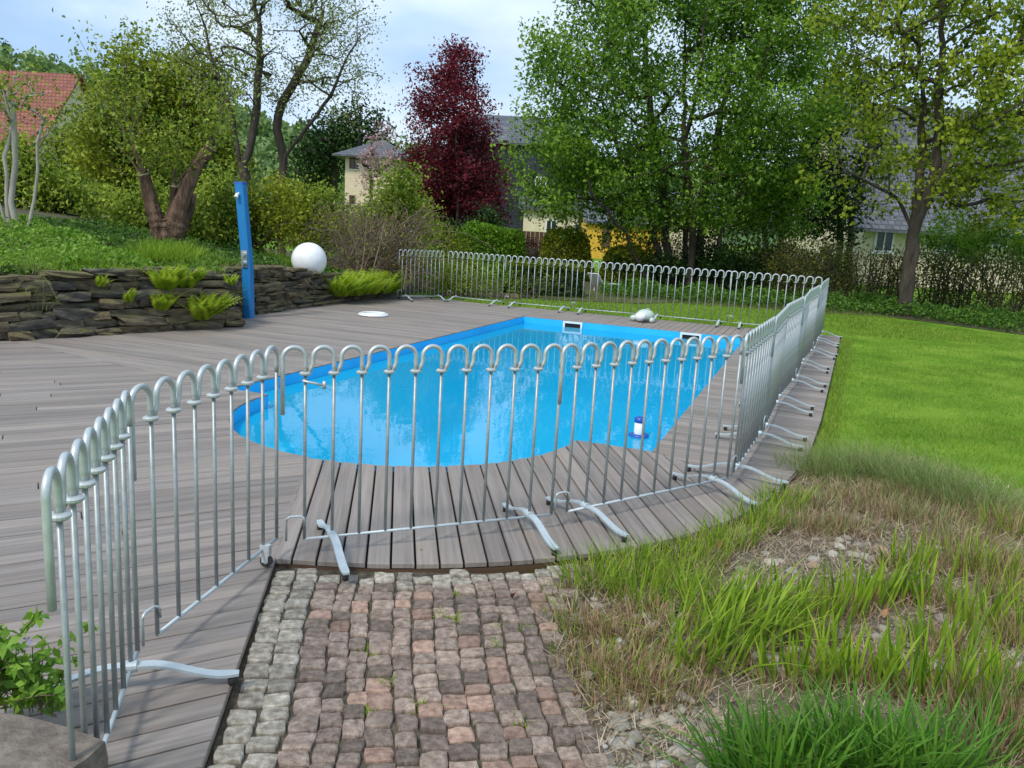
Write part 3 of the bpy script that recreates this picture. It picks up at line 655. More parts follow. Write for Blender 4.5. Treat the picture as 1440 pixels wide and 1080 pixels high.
# ------------------------------------------------------------------ terrace and dry stone wall
BACK = np.array([-.8, .6])
TP = [(-16, -4, .7), (-9.4, 4.9, .70), (-7.2, 7.5, .72), (-5.87, 9.12, .74), (-4.57, 10.65, .76), (-3.95, 11.5, .72), (-4.3, 12.45, .74), (-3.98, 13.6, .70), (-3.35, 15.48, .50), (-2.75, 17.3, .24), (-2.4, 18.8, .12), (-1.7, 22, .06), (-.6, 28, .02)]
TT = [0.10, .3, .8, 1.6, 3, 5, 8, 12, 20, 34, 60]
def terr_z(h, t): return h - .03 + .105*min(t, 7)*min(1, h/.5) + .02*math.sin(t*3+h*20)
tv = []
for x, y, h in TP:
    bt = .22 if h > .5 else .1
    tv.append((x+BACK[0]*.06, y+BACK[1]*.06, -.1))
    for t in TT: tv.append((x+BACK[0]*(t+bt), y+BACK[1]*(t+bt), terr_z(h, t) + (0 if t < .5 else rng.uniform(-.04, .04))))
nt_ = len(TT)+1
tf = [(i*nt_+k, (i+1)*nt_+k, (i+1)*nt_+k+1, i*nt_+k+1) for i in range(len(TP)-1) for k in range(nt_-1)]
tf = [tuple(reversed(q)) for q in tf]
ter = obj('terrace_ground', mesh('terrace_ground', tv, tf, True), M['terrace_soil']); tag(ter, kind='structure')
def terr_pt(s, t):   # s index along TP (float), t metres back
    i = int(min(max(s, 0), len(TP)-1.001)); q = s-i; a, b = np.array(TP[i]), np.array(TP[i+1]); p = a+(b-a)*q; bt = .22 if p[2] > .5 else .1
    return np.array([p[0]+BACK[0]*(t+bt), p[1]+BACK[1]*(t+bt), terr_z(p[2], t)])
bvh = None
from mathutils.bvhtree import BVHTree
bvh = BVHTree.FromPolygons([Vector(p) for p in tv], tf)
def ground_z(x, y):
    h = bvh.ray_cast(Vector((x, y, 20)), Vector((0, 0, -1)))
    return h[0].z if h[0] is not None else G_Z
def at_terrace(px, py):
    d = ray(px, py); d = d/np.linalg.norm(d); h = bvh.ray_cast(Vector(O3), Vector(d))
    return np.array(h[0]) if h[0] is not None else at(px, py, .5)
def rock_mesh(seed, rnd=.16):
    r = np.random.default_rng(seed); bm = bmesh.new(); bmesh.ops.create_cube(bm, size=1)
    bmesh.ops.subdivide_edges(bm, edges=bm.edges[:], cuts=1, use_grid_fill=True)
    sh = r.uniform(-.22, .22, 3)
    for vv_ in bm.verts:
        c = np.array(vv_.co); nz = (np.abs(c) > .4).sum(); k = {3: 1-rnd*.62, 2: 1-rnd*.18, 1: 1.0}[max(1, nz)]
        c = c*k + r.normal(size=3)*np.array([.05, .06, .085]); c[0] += sh[0]*c[2]*.6; c[2] += sh[1]*c[0]*.35; vv_.co = c
    me = bpy.data.meshes.new('stone'); bm.to_mesh(me); bm.free(); me.materials.append(M['wallstone']); return me
rocks = [rock_mesh(s) for s in range(24)]
def dry_wall(name, label, pts, heights, courses, batter, seed):
    r = random.Random(seed); root = thing(name, label, 'wall', (pts[0][0], pts[0][1], 0)); o0 = np.array([pts[0][0], pts[0][1]])
    seg = [0]
    for i in range(len(pts)-1): seg.append(seg[-1]+np.linalg.norm(pts[i+1]-pts[i]))
    Lt = seg[-1]
    def P(s):
        i = max(k for k in range(len(seg)-1) if seg[k] <= min(s, Lt-1e-6)); q = (s-seg[i])/(seg[i+1]-seg[i]); d = (pts[i+1]-pts[i])/np.linalg.norm(pts[i+1]-pts[i])
        return pts[i]+(pts[i+1]-pts[i])*q, d, np.interp(s, seg, heights)
    z = 0; cs = []
    hmax = max(heights)
    while z < hmax-.03:
        h = r.uniform(*courses); cs.append((z, h)); z += h*.93
    for z, h in cs:
        s = -r.uniform(0, .3)
        while s < Lt:
            l_ = r.choice((r.uniform(.14, .3), r.uniform(.25, .45), r.uniform(.4, .75)))*(1.1 if h > .1 else .9); l_ = min(l_, Lt-s)
            if l_ < .07: break
            sm = min(max(s+l_/2, .0), Lt-.01); p, d, hh = P(sm); hz = h*r.uniform(.72, 1.15)
            if z + hz*.55 < hh + .02:
                nrm = np.array([d[1], -d[0]]); out_ = r.uniform(-.05, .07) - batter*(z+h/2)
                dep = r.uniform(.24, .34); c = p + nrm*(out_-.10) - o0
                obj('stone', r.choice(rocks), None, root, loc=(c[0], c[1], z+hz/2+r.uniform(-.012, .012)), rotz=math.atan2(d[1], d[0])+r.uniform(-.10, .10)+r.choice((0, math.pi)), scale=(l_*1.01, dep, hz*.99)).rotation_euler[1] = r.uniform(-.06, .06)
            s += l_*.96
    return root
dry_wall('dry_stone_wall', 'tall dark dry stone wall with ferns left of the blue shower', WALL[1:], [.72, .74, .76, .72], (.055, .135), .26, 5)
dry_wall('dry_stone_wall', 'low dry stone wall under the white globe sloping down to the angled barrier', WALL_B[:4], [.74, .71, .50, .22], (.05, .105), .12, 9)
dry_wall('stone_return', 'short stone wall end joining both walls behind the blue shower', [np.array([-4.12, 11.62]), np.array([-4.66, 12.62])], [.70, .66], (.08, .15), .1, 12)
# ------------------------------------------------------------------ objects on and by the deck
def tpath(base, pts): return [np.array(base)+np.array(p) for p in pts]
sb = at(350, 447, 0); sh = thing('solar_shower', 'tall blue solar shower column with chrome tap plate against the wall', 'shower', sb, rotz=-.25)
topx = -.03
prof = [(0, 0, 0), (-.005, 0, .35), (-.015, 0, .80), (-.03, -.01, 1.05), (-.075, -.02, 1.6), (-.11, -.02, 2.0)]
v = []; 
for i, (x, y, z) in enumerate(prof):
    for a, b in ((-.070, -.052), (-.045, -.066), (.045, -.066), (.070, -.052), (.070, .05), (-.070, .05)): v.append((x+a, y+b, z))
f = [(i*6+k, i*6+(k+1) % 6, i*6+6+(k+1) % 6, i*6+6+k) for i in range(len(prof)-1) for k in range(6)]+[tuple(range(5, -1, -1)), tuple(30+k for k in range(6))]
obj('column', mesh('column', v, f), M['blue'], sh)
MB().box((-.112, -.02, 2.018), (.15, .125, .034), 0, .9).build('top_cap', M['blue_deep'], sh)
MB().box((-.022, -.078, .90), (.10, .012, .26)).build('tap_plate', M['chrome'], sh)
for z in (.97, .84): MB().tube([(-.022, -.08, z), (-.022, -.12, z)], .032, 14).build('tap_knob', M['chrome'], sh)
MB().tube([(-.105, -.08, 1.86), (-.105, -.12, 1.85), (-.105, -.15, 1.80)], [.02, .022, .034], 12).build('shower_head', M['white_plastic'], sh)
gb = at_terrace(435, 383); gb = atY(434.5, 389, 14.85); gl_ = thing('globe_lamp', 'white opal globe lamp resting on the stone wall top', 'lamp', gb)
prof = [(.02, -.02)]+[(.315*math.sin(t), .300-.315*math.cos(t)) for t in np.linspace(.35, math.pi-.02, 22)]
MB().lathe(prof, (0, 0, 0), 32).build('globe', M['globe'], gl_, smooth=True)
MB().lathe([(.12, -.12), (.13, -.03), (.10, .012)], (0, 0, 0), 16).build('base', M['rubber'], gl_)
rg = thing('skimmer_lid', 'flat white round lid lying on the deck near the ferns', 'lid', at(525, 443.5, .002))
mb = MB().lathe([(.245, 0), (.26, .012), (.25, .030), (.21, .034), (.20, .022), (.02, .020)], n=28); mb.build('disc', M['white_plastic'], rg, smooth=False)
MB().tube([(.205*math.cos(t), .205*math.sin(t), .036) for t in np.linspace(0, 2*math.pi, 25)], .012, 6, cap=False).build('rim', M['white_plastic'], rg, smooth=True)
fl = thing('chlorine_floater', 'blue and white chemical dispenser floating near the pool corner', 'floater', at(898, 613, WATER_Z))
MB().lathe([(.055, -.03), (.085, -.015), (.088, .012), (.06, .022)], n=20).build('float_ring', M['blue_deep'], fl, smooth=True)
MB().lathe([(.042, -.12), (.046, .02), (.043, .125)], n=18).build('canister', M['white_plastic'], fl, smooth=True)
MB().lathe([(.047, .125), (.049, .135), (.047, .165), (.02, .172)], n=18).build('cap', M['blue_deep'], fl, smooth=True)
fp = at(906, 453, 0); fg = thing('pool_cleaner', 'pale green rounded pool gadget with a black cable at the far rim', 'gadget', fp, rotz=-.35); fg.scale = (.85, .85, .85)
def blob(c, d, n=14):
    m2 = MB(); m2.lathe([(math.sin(t), -math.cos(t)) for t in np.linspace(.05, math.pi-.05, 9)], n=n)
    m2.v = [(c[0]+x*d[0], c[1]+y*d[1], c[2]+z*d[2]) for x, y, z in m2.v]; return m2
bl = blob((0, .05, .15), (.20, .22, .13)); bl.build('body', M['frog'], fg, smooth=True)
blob((-.07, -.14, .12), (.12, .11, .10)).build('head', M['white_plastic'], fg, smooth=True)
blob((-.24, .02, .07), (.09, .08, .07)).build('side_float', M['frog'], fg, smooth=True)
blob((.17, -.05, .06), (.06, .09, .06)).build('side_float', M['frog'], fg, smooth=True)
MB().tube([(.02, -.16, .09), (.03, -.24, .03), (.03, -.36, .01), (.03, -.375, -.16)], .012, 6).build('cable', M['rubber'], fg, smooth=True)
# sandstone block and periwinkle at the left corner
sbk = thing('sandstone_block', 'rough brown sandstone block beside the periwinkle', 'stone', (0, 0, 0))
zt = .26; top = [at(-60, 1000, zt), at(30, 1003, zt), at(105, 1022, zt), at(147, 1046, zt), at(120, 1065, zt), at(82, 1090, zt), at(40, 1130, zt), at(-120, 1160, zt), at(-160, 1040, zt)]
n = len(top); cen = np.mean(top, axis=0); rb = np.random.default_rng(4)
v = [p+rb.normal(size=3)*.004 for p in top]+[(p-cen)*1.035+cen-np.array([0, 0, .04]) for p in top]+[(p-cen)*1.0+cen-np.array([0, 0, .20]) for p in top]+[(p-cen)*.97+cen-np.array([0, 0, .36]) for p in top]+[cen+np.array([0, 0, .012])]
f = [(k, (k+1) % n, 4*n) for k in range(n)]+[(i*n+n+k, i*n+n+(k+1) % n, i*n+(k+1) % n, i*n+k) for i in range(3) for k in range(n)]
bk = obj('block', mesh('block', v, f), M['boulder'], sbk)
pk = np.random.default_rng(11); per = thing('periwinkle', 'bright green periwinkle with a mauve flower behind the sandstone block', 'plant', at(20, 1000, .0))
pb = np.array(per.location); st = MB(); LP = []
for i in range(46):
    c = at(pk.uniform(-60, 95), pk.uniform(985, 1010), .10); tip = atY(pk.uniform(-70, 122), pk.uniform(868, 1005), c[1]+pk.uniform(-.12, .12)); m = (c+tip)/2 + np.array([0, 0, .04])
    q = np.linspace(0, 1, 7)[:, None]; cv = (1-q)**2*c+2*q*(1-q)*m+q*q*tip; st.tube(cv-pb, .0016, 4, cap=False)
    for k in range(2, 7):
        for sg in (-1, 1): LP.append(cv[k]+pk.normal(size=3)*.012)
st.build('stems', M['twig'], per)
v, f, t = leaf_quads(np.repeat(np.array(LP), 2, 0)+pk.normal(size=(2*len(LP), 3))*.01-pb, .046, .9, .5, .10, r=pk); obj('leaves', mesh('leaves', v, f, tint=t), M['lf_cover_l'], per)
c = atY(40, 900, pb[1])-pb; m2 = MB()
for k in range(5): a = k*2*math.pi/5; m2.add([c, c+np.array([.014*math.cos(a-.35), -.004, .014*math.sin(a-.35)]), c+np.array([.017*math.cos(a), -.006, .017*math.sin(a)]), c+np.array([.014*math.cos(a+.35), -.004, .014*math.sin(a+.35)])], [(0, 1, 2, 3)])
m2.build('flower', plain('mauve_petal', (.36, .33, .62), .6), per)
# ------------------------------------------------------------------ foreground bed
BED_Z = -.055
bed_px = [(786, 803), (880, 778), (985, 751), (1075, 711), (1118, 668), (1140, 668), (1250, 684), (1380, 716), (1560, 780), (1900, 960), (1900, 1300), (900, 1500), (880, 1300), (838, 1075), (800, 980), (768, 890)]
bp = [at(x, y, BED_Z)[:2] for x, y in bed_px]
def inpoly(P, poly):
    P = np.atleast_2d(P); c = np.zeros(len(P), bool); n = len(poly)
    for i in range(n):
        a, b = poly[i], poly[i-1]; k = ((a[1] > P[:, 1]) != (b[1] > P[:, 1])) & (P[:, 0] < (b[0]-a[0])*(P[:, 1]-a[1])/(b[1]-a[1]+1e-12)+a[0]); c ^= k
    return c
bed = obj('planting_bed', fill_mesh('planting_bed', [bp], BED_Z), M['soil']); tag(bed, kind='structure')
def bedz(p): return BED_Z
def sample_px(n, poly_px, z=BED_Z, r=rng):
    poly = [at(x, y, z)[:2] for x, y in poly_px]; A = np.array(poly); lo, hi = A.min(0), A.max(0); o = []
    while sum(map(len, o)) < n:
        P = r.uniform(lo, hi, (n*2, 2)); o.append(P[inpoly(P, poly)])
    P = np.concatenate(o)[:n]; return np.column_stack([P, np.full(n, z)])
bed_vis = [(790, 806), (985, 753), (1075, 713), (1122, 660), (1260, 640), (1560, 730), (1560, 1150), (850, 1150), (830, 1075), (770, 890)]
# pebbles
peb = []
for s in range(10):
    r = np.random.default_rng(s+70); bm = bmesh.new(); bmesh.ops.create_icosphere(bm, subdivisions=2, radius=1)
    for vv_ in bm.verts:
        c = np.array(vv_.co); vv_.co = c*(1+.14*math.sin(c[0]*3+s)+.12*math.cos(c[1]*4+s*2)+.08*math.sin(c[2]*5+c[0]*3))
    me = bpy.data.meshes.new('pebble'); bm.to_mesh(me); bm.free(); me.polygons.foreach_set('use_smooth', [True]*len(me.polygons)); me.materials.append(M['pebbles']); peb.append(me)
rp = np.random.default_rng(21)
patches = [(80, [(835, 985), (1010, 975), (1040, 1120), (850, 1120)], (.014, .031)), (44, [(1030, 790), (1130, 745), (1260, 770), (1220, 870), (1100, 900), (1040, 850)], (.014, .036)), (44, [(1200, 860), (1500, 850), (1500, 960), (1250, 960)], (.014, .034)), (44, [(800, 820), (1000, 830), (980, 960), (820, 960)], (.012, .030)), (40, [(1050, 850), (1200, 870), (1200, 960), (1050, 960)], (.015, .035)), (12, [(1130, 760), (1300, 730), (1400, 800), (1200, 810)], (.015, .03))]
for n, pl, (r0, r1) in patches:
    for p in sample_px(n, pl, r=rp):
        s = rp.uniform(r0, r1); obj('pebble', peb[rp.integers(len(peb))], None, bed, loc=(p[0], p[1], BED_Z+s*.25), rotz=rp.uniform(0, 6.3), scale=(s*rp.uniform(1.0, 1.5), s, s*rp.uniform(.5, .75)))
sm = MB()
small = np.concatenate([sample_px(650, p[1], r=rp) for p in patches[:3]]+[sample_px(500, bed_vis, r=rp)])
bmv = np.array([(1, 0, 0), (-1, 0, 0), (0, 1, 0), (0, -1, 0), (0, 0, 1), (0, 0, -1)], float); bmf = [(0, 2, 4), (2, 1, 4), (1, 3, 4), (3, 0, 4), (2, 0, 5), (1, 2, 5), (3, 1, 5), (0, 3, 5)]
for p in small:
    s = rp.uniform(.006, .014); a = rp.uniform(0, 6.3); R2 = np.array([[math.cos(a), -math.sin(a), 0], [math.sin(a), math.cos(a), 0], [0, 0, 1]]); sm.add((bmv*np.array([s*1.3, s, s*.6])*rp.uniform(.7, 1.2, (6, 1)))@R2.T+p+[0, 0, s*.2], bmf)
tag(sm.build('gravel', M['pebble'], bed, smooth=True), kind='stuff')
# straw litter
P = sample_px(14000, bed_vis, r=rp); P[:, 2] += rp.uniform(.004, .03, len(P)); k = len(P)
v, f, t = blades(P, rp.uniform(.03, .13, k), rp.uniform(.002, .005, k), rp.uniform(0, 6.3, k), rp.uniform(.9, .99, k), rp.uniform(-.1, .1, k), 2, r=rp)
tag(obj('straw_litter', mesh('straw_litter', v, f, tint=t), M['gr_straw']), 'dry pale straw litter covering the planting bed', 'straw', kind='stuff')
def clump(name, label, px, py, nb, h, wd, spread, lean, bend, mat, dry=0, dry_h=.12, group=None, seed=1, cat='grass', sway=None, z=BED_Z):
    r = np.random.default_rng(seed); b = at(px, py, z); root = thing(name, label, cat, b, group=group)
    def mk(n, hh, ww, sp, ln, bd, mt, nm, seg=3):
        q = r.normal(size=(n, 2)); q = q/np.maximum(1, np.linalg.norm(q, axis=1, keepdims=True)/1.6)*np.array(sp)/1.25; B = np.column_stack([q, np.zeros(n)])
        az = np.arctan2(q[:, 1], q[:, 0]) + r.normal(size=n)*.8
        if sway is not None: az = np.where(r.uniform(size=n) < .55, sway+r.normal(size=n)*.6, az)
        v, f, t = blades(B, hh*r.uniform(.5, 1.1, n), ww*r.uniform(.7, 1.2, n), az, np.abs(r.normal(size=n))*ln+.03, np.abs(r.normal(size=n))*bd, seg, r=r)
        tag(obj(nm, mesh(nm, v, f, tint=t), mt, root), kind='stuff')
    if nb: mk(nb, h, wd, spread, lean, bend, mat, 'blades')
    if dry: mk(dry, dry_h, .0055, (spread[0]*1.1, spread[1]*1.1), .22, .15, M['gr_dry'], 'dry_stubble', 2)
    return root
sd_ = 100
def many(lst, name, label, group, nb, h, wd, spread, lean, bend, mat, dry, dry_h, **k):
    global sd_
    for px, py in lst:
        sd_ += 1; q = random.uniform(.85, 1.15)
        clump(name, label, px, py, int(nb*q), h*random.uniform(.85, 1.15), wd, spread, lean, bend, mat, dry, dry_h, group, sd_, **k)
many([(838, 826), (884, 812), (930, 800), (980, 786), (1022, 768), (1062, 742), (1098, 716), (905, 846), (960, 830)], 'grass_tuft', 'fresh green grass tuft with straw base along the curved deck edge', 'grass tufts along the deck edge', 160, .20, .006, (.12, .08), .25, .35, M['gr_reed'], 150, .09)
many([(985, 935), (1030, 905), (1068, 880), (1010, 870)], 'reed_clump', 'tall leaning light green reed clump over brown stubble near the pebbles', 'leaning reeds by the pebbles', 80, .34, .0125, (.13, .08), .34, .5, M['gr_reed'], 160, .13, sway=.3)
many([(1168, 868), (1205, 850), (1250, 842), (1300, 850), (1172, 955), (1225, 965), (1290, 975), (1120, 960), (1350, 985), (1405, 965), (1140, 905), (1100, 850), (1320, 915), (1380, 880), (1280, 800)], 'reed_clump', 'upright bright green reed shoots rising from cut brown stalks', 'upright reed shoots', 46, .27, .0150, (.12, .06), .14, .2, M['gr_reed'], 170, .12)
many([(1362, 800), (1415, 812), (1440, 850), (1425, 752), (1440, 905)], 'reed_clump', 'green grass over a thick brown cut tussock at the lawn side', 'cut tussocks at the lawn side', 110, .22, .007, (.16, .09), .25, .25, M['gr_reed'], 260, .16)
many([(1150, 712), (1200, 700), (1250, 722), (1300, 735), (1190, 745), (1345, 765), (1130, 745), (1270, 700), (1330, 712), (1390, 730)], 'stubble_tussock', 'tan stubble tussock with thin green shoots below the grey green grass', 'tan stubble tussocks', 120, .16, .005, (.17, .10), .3, .3, M['gr_fine'], 240, .13)
many([(838, 885), (880, 905), (842, 945), (895, 950), (925, 875), (880, 985), (930, 975)], 'stubble_tussock', 'flattened tan stubble with a few blades beside the cobbles', 'flattened stubble beside the cobbles', 60, .13, .005, (.12, .08), .55, .4, M['gr_reed'], 240, .10)
many([(1175, 672), (1215, 662), (1150, 668)], 'ornamental_grass', 'fine grey green grass mound nearest the lawn barrier row', 'fine grass mound by barriers', 520, .30, .0035, (.24, .15), .35, .6, M['gr_fine'], 60, .1, sway=2.6)
many([(1295, 690), (1335, 700), (1375, 715), (1260, 672)], 'ornamental_grass', 'fine grey green grass mound spilling onto the lawn', 'fine grass mound spilling onto lawn', 520, .32, .0038, (.24, .15), .35, .6, M['gr_fine'], 40, .1, sway=2.8)
many([(1130, 1105), (1190, 1085), (1250, 1110), (1080, 1120), (1320, 1120)], 'strap_leaf_clump', 'dark glossy strap leaved clump in front of the pebble bed', 'dark strap leaved clumps', 190, .31, .0125, (.12, .08), .38, .45, M['gr_dark'], 20, .1)
many([(1390, 1060), (1440, 1040), (1400, 1010)], 'stubble_tussock', 'thick cut brown stalks at the right of the dark strap leaves', 'thick cut stalks', 60, .22, .008, (.12, .08), .25, .3, M['gr_dark'], 170, .20)
many([(790, 838), (792, 872), (805, 915), (1000, 800)], 'grass_tuft', 'thin sparse grass tuft edging the last cobbles', 'sparse tufts edging cobbles', 60, .09, .004, (.07, .09), .4, .4, M['gr_reed'], 90, .05)
# dry leaves on path and bed
for i, (px, py, m) in enumerate(((723, 840, 'red'), (810, 980, 'tan'), (1012, 770, 'tan'), (590, 778, 'tan'), (1245, 865, 'tan'))):
    c = at(px, py, COB_Z+.012); v, f, t = leaf_quads(np.array([[0, 0, .01]]), .055, 3, .7, .2)
    o = obj('fallen_leaf', mesh('fallen_leaf', v, f, tint=t), plain('fallen_leaf_'+m+str(i), (.22, .06, .03) if m == 'red' else (.40, .20, .10), .8), loc=c)
    tag(o, ('dark red fallen leaf on the cobbles', 'curled orange brown leaf beside the white pebble', 'small brown leaf at the deck edge', 'tiny pale leaf on the front deck boards', 'brown leaf among the pebbles')[i], 'leaf')
# ------------------------------------------------------------------ lawn blades
lawn_poly = [at(x, y, G_Z)[:2] for x, y in ((1118, 652), (1150, 560), (1178, 468), (1185, 445), (1440, 472), (1620, 480), (1900, 960), (1560, 785), (1380, 722), (1260, 690), (1140, 672))]
A = np.array(lawn_poly); lo, hi = A.min(0), A.max(0); LPts = []
for dens, y0, y1 in ((2600, 4, 8), (1300, 8, 12), (600, 12, 22)):
    n = int(dens*(hi[0]-lo[0])*(y1-y0)); P = np.column_stack([rng.uniform(lo[0], hi[0], n), rng.uniform(y0, y1, n)]); P = P[inpoly(P, lawn_poly)]
    k = np.abs(P[:, 0]/(P[:, 1]+.1)) < .75; LPts.append(P[k])
P = np.concatenate(LPts); P = P[:420000]; k = len(P); B = np.column_stack([P, np.full(k, G_Z)])
dist = P[:, 1]
v, f, t = blades(B, rng.uniform(.02, .05, k), .0022+.0005*dist*.8, rng.uniform(0, 6.3, k), rng.uniform(.1, .75, k), rng.uniform(0, .4, k), 1)
pn = .16*np.sin(P[:, 0]*3.1+np.sin(P[:, 1]*2.3)*1.5)+.12*np.sin(P[:, 0]*7.3+P[:, 1]*4.1)+.10*np.sin(P[:, 1]*9.7-P[:, 0]*2.2+1.3*np.sin(P[:, 0]*5))+.15*np.sin((P@Vv)*math.pi/.55)
t = np.clip(t*.7+.15+np.repeat(pn, 3), 0, 1)
tag(obj('lawn_grass', mesh('lawn_grass', v, f, tint=t), M['gr_lawn']), 'short mown bright green lawn grass', 'grass', kind='stuff')
print('lawn blades', k)
# ragged blades hanging over the deck edge
ed = np.array([pf(u_, R_NEAR+.12+(R_FAR-R_NEAR)*u_/FAR_U) for u_ in np.linspace(.2, FAR_U, 700)]); B = np.column_stack([ed+rng.normal(size=ed.shape)*.03, np.full(700, G_Z)])
B = np.repeat(B, 4, 0) + np.column_stack([rng.normal(size=(2800, 2))*.03, np.zeros(2800)])
v, f, t = blades(B, rng.uniform(.04, .11, 2800), np.full(2800, .005), rng.uniform(0, 6.3, 2800), rng.uniform(.1, .7, 2800), rng.uniform(0, .4, 2800), 2)
tag(obj('edge_grass', mesh('edge_grass', v, f, tint=t), M['gr_lawn']), 'longer uncut grass along the deck edge', 'grass', kind='stuff')
# far lawn behind the fence
n = 60000; P = np.column_stack([rng.uniform(-3, 9, n), rng.uniform(15.2, 23, n)]); rel = P-NL; k = (rel@Uv) > FAR_U+.05; P = P[k]; n = len(P)
v, f, t = blades(np.column_stack([P, np.full(n, G_Z)]), rng.uniform(.03, .07, n), np.full(n, .011), rng.uniform(0, 6.3, n), rng.uniform(.1, .7, n), rng.uniform(0, .4, n), 1)
tag(obj('back_lawn_grass', mesh('back_lawn_grass', v, f, tint=t), M['gr_lawn']), 'strip of lawn grass beyond the far barriers', 'grass', kind='stuff')
# ------------------------------------------------------------------ terrace planting
def cover(name, label, s0, s1, t0, t1, n, size, mat, h, seed, cat='ground cover', dens=None):
    r = np.random.default_rng(seed); P = []
    for i in range(n):
        p = terr_pt(r.uniform(s0, s1), t0+(t1-t0)*r.uniform()**1.2); P.append(p+[0, 0, 0])
    P = np.array(P); P[:, 2] = [ground_z(x, y) for x, y in P[:, :2]]
    hh = h*(.6+.4*np.sin(P[:, 0]*3)*np.cos(P[:, 1]*2.3)); P[:, 2] += r.uniform(0, 1, n)**.6*hh; b = P[0].copy()
    v, f, t = leaf_quads(P, size, .9, r=r); o = obj(name, mesh(name, v, f, tint=t), mat); tag(o, label, cat, kind='stuff'); return o
cover('ground_cover', 'bright low ground cover on the raised bank', .8, 4.2, .35, 6.5, 26000, .075, M['lf_cover_l'], .22, 31)
cover('ivy', 'dark ivy trailing over the wall top', 2.0, 3.35, .0, .55, 2600, .06, M['lf_dark'], .13, 32)
cover('ground_cover', 'mixed green ground cover behind the low wall', 4.2, 9.5, .25, 5, 15000, .07, M['lf_cover'], .16, 33)
cover('trailing_cover', 'mixed trailing green plants hanging over the tall wall top', 2.2, 5.0, -.22, .35, 2600, .06, M['lf_cover_l'], .12, 35)
cover('leaf_litter', 'brown leaf litter behind the wall top', 4.2, 8.0, .05, .8, 1500, .05, leaf_mat('dry_leaf', (.10, .05, .035), (.30, .19, .13), .1), .03, 34)
def fern(label, base, nf, L_, seed, group=None, out_dir=None, parent=None):
    r = np.random.default_rng(seed); root = thing('fern', label, 'fern', base, group=group); QV, QT = [], []; mb = MB()
    for i in range(nf):
        az = r.uniform(0, 6.3) if out_dir is None else out_dir + r.normal()*.9; l_ = L_*r.uniform(.65, 1.1); el = r.uniform(.85, 1.5); d = np.array([math.cos(az), math.sin(az), 0]); m = 15
        tt = np.linspace(0, 1, m); cv = d*(l_*np.cos(el)*tt + l_*.30*tt**2)[:, None]; cv[:, 2] = l_*(math.sin(el)*tt - .24*tt**2.6)
        mb.tube(cv[::3], .003, 3, cap=False); side = np.array([-d[1], d[0], 0]); tn = r.uniform(.2, 1)
        for k in range(2, m):
            ll = l_*.25*math.sin(math.pi*(.12+.86*tt[k]))**.8*(1-.3*tt[k]) + .008
            for sg in (-1, 1):
                a = cv[k]; dirv = side*sg + d*.35 + np.array([0, 0, -.12]); dirv /= np.linalg.norm(dirv); tg = np.gradient(cv, axis=0)[k]; tg /= np.linalg.norm(tg)
                QV.append([a-tg*ll*.14, a+dirv*ll*.55-tg*ll*.17, a+dirv*ll, a+dirv*ll*.5+tg*ll*.17]); QT += [tn]*4
    V = np.array(QV).reshape(-1, 3); mb.build('stalks', M['twig'], root)
    obj('fronds', mesh('fronds', V, np.arange(len(V)).reshape(-1, 4), tint=np.clip(np.array(QT)+r.uniform(-.15, .15, len(QT)), 0, 1)), M['lf_fern'], root); return root
ferndir = math.atan2(-.6, .8)
def on_wall(px, py, back=.0):     # a point on the battered front face
    best = None
    for i in range(1, 4):
        for q in np.linspace(0, 1, 40):
            p = WALL[i]+(WALL[i+1]-WALL[i])*q
            for z in np.linspace(0, .8, 33):
                d = (WALL[i+1]-WALL[i]); d = d/np.linalg.norm(d); nn = np.array([d[1], -d[0]]); xy = p - nn*(.26*z-.04); vv_ = np.array([xy[0], xy[1], z])-O3
                x = 720+F_PX*(vv_@RIGHT)/(vv_@FWD); y = 540-F_PX*(vv_@UP)/(vv_@FWD); e = (x-px)**2+(y-py)**2
                if best is None or e < best[0]: best = (e, np.array([xy[0], xy[1], z]))
    return best[1]
for i, (px, py, nf, L_) in enumerate(((234, 410, 44, .50), (262, 408, 34, .46), (226, 440, 30, .42), (284, 452, 46, .54), (302, 444, 30, .46), (324, 405, 12, .26), (180, 428, 9, .28), (140, 405, 10, .24))):
    fern('light green fern growing out of the tall stone wall face', on_wall(px, py), nf, L_, 200+i, 'ferns in the stone wall', out_dir=ferndir)
for i, (px, py, Y) in enumerate(((480, 408, 15.2), (500, 412, 15.5), (520, 410, 15.9), (495, 398, 15.9), (540, 410, 16.4), (515, 398, 16.3), (552, 408, 16.8), (470, 400, 15.3))):
    b = atY(px, py, Y); b[2] = max(ground_z(b[0], b[1]), .1); fern('lush green fern clump spilling over the low wall beyond the globe lamp', b, 30, .68, 300+i, 'ferns beyond the globe lamp')
def gclump(label, px, py, nb, h, wd, sp, mat, seed, group=None, lean=.3, bend=.5):
    p = at_terrace(px, py); return clump('grass_tuft', label, 0, 0, 0, h, wd, sp, lean, bend, mat, z=0) if False else _tc(label, p, nb, h, wd, sp, mat, seed, group, lean, bend)
def _tc(label, p, nb, h, wd, sp, mat, seed, group, lean, bend):
    r = np.random.default_rng(seed); root = thing('grass_tuft', label, 'grass', p, group=group); q = r.normal(size=(nb, 2))*sp*.5; az = np.arctan2(q[:, 1], q[:, 0])+r.normal(size=nb)*.6
    v, f, t = blades(np.column_stack([q, np.zeros(nb)]), h*r.uniform(.5, 1.1, nb), wd*r.uniform(.7, 1.2, nb), az, np.abs(r.normal(size=nb))*lean+.03, np.abs(r.normal(size=nb))*bend, 3, r=r)
    obj('blades', mesh('blades', v, f, tint=t), mat, root); return root
for i, (px, py) in enumerate(((205, 370), (228, 372), (250, 374), (272, 372), (240, 362), (215, 360), (262, 362))):
    gclump('dense green grass tuft on the bank below the pollarded stump', px, py, 260, .34, .010, .22, M['gr_reed'], 400+i, 'grass tufts below the stump')
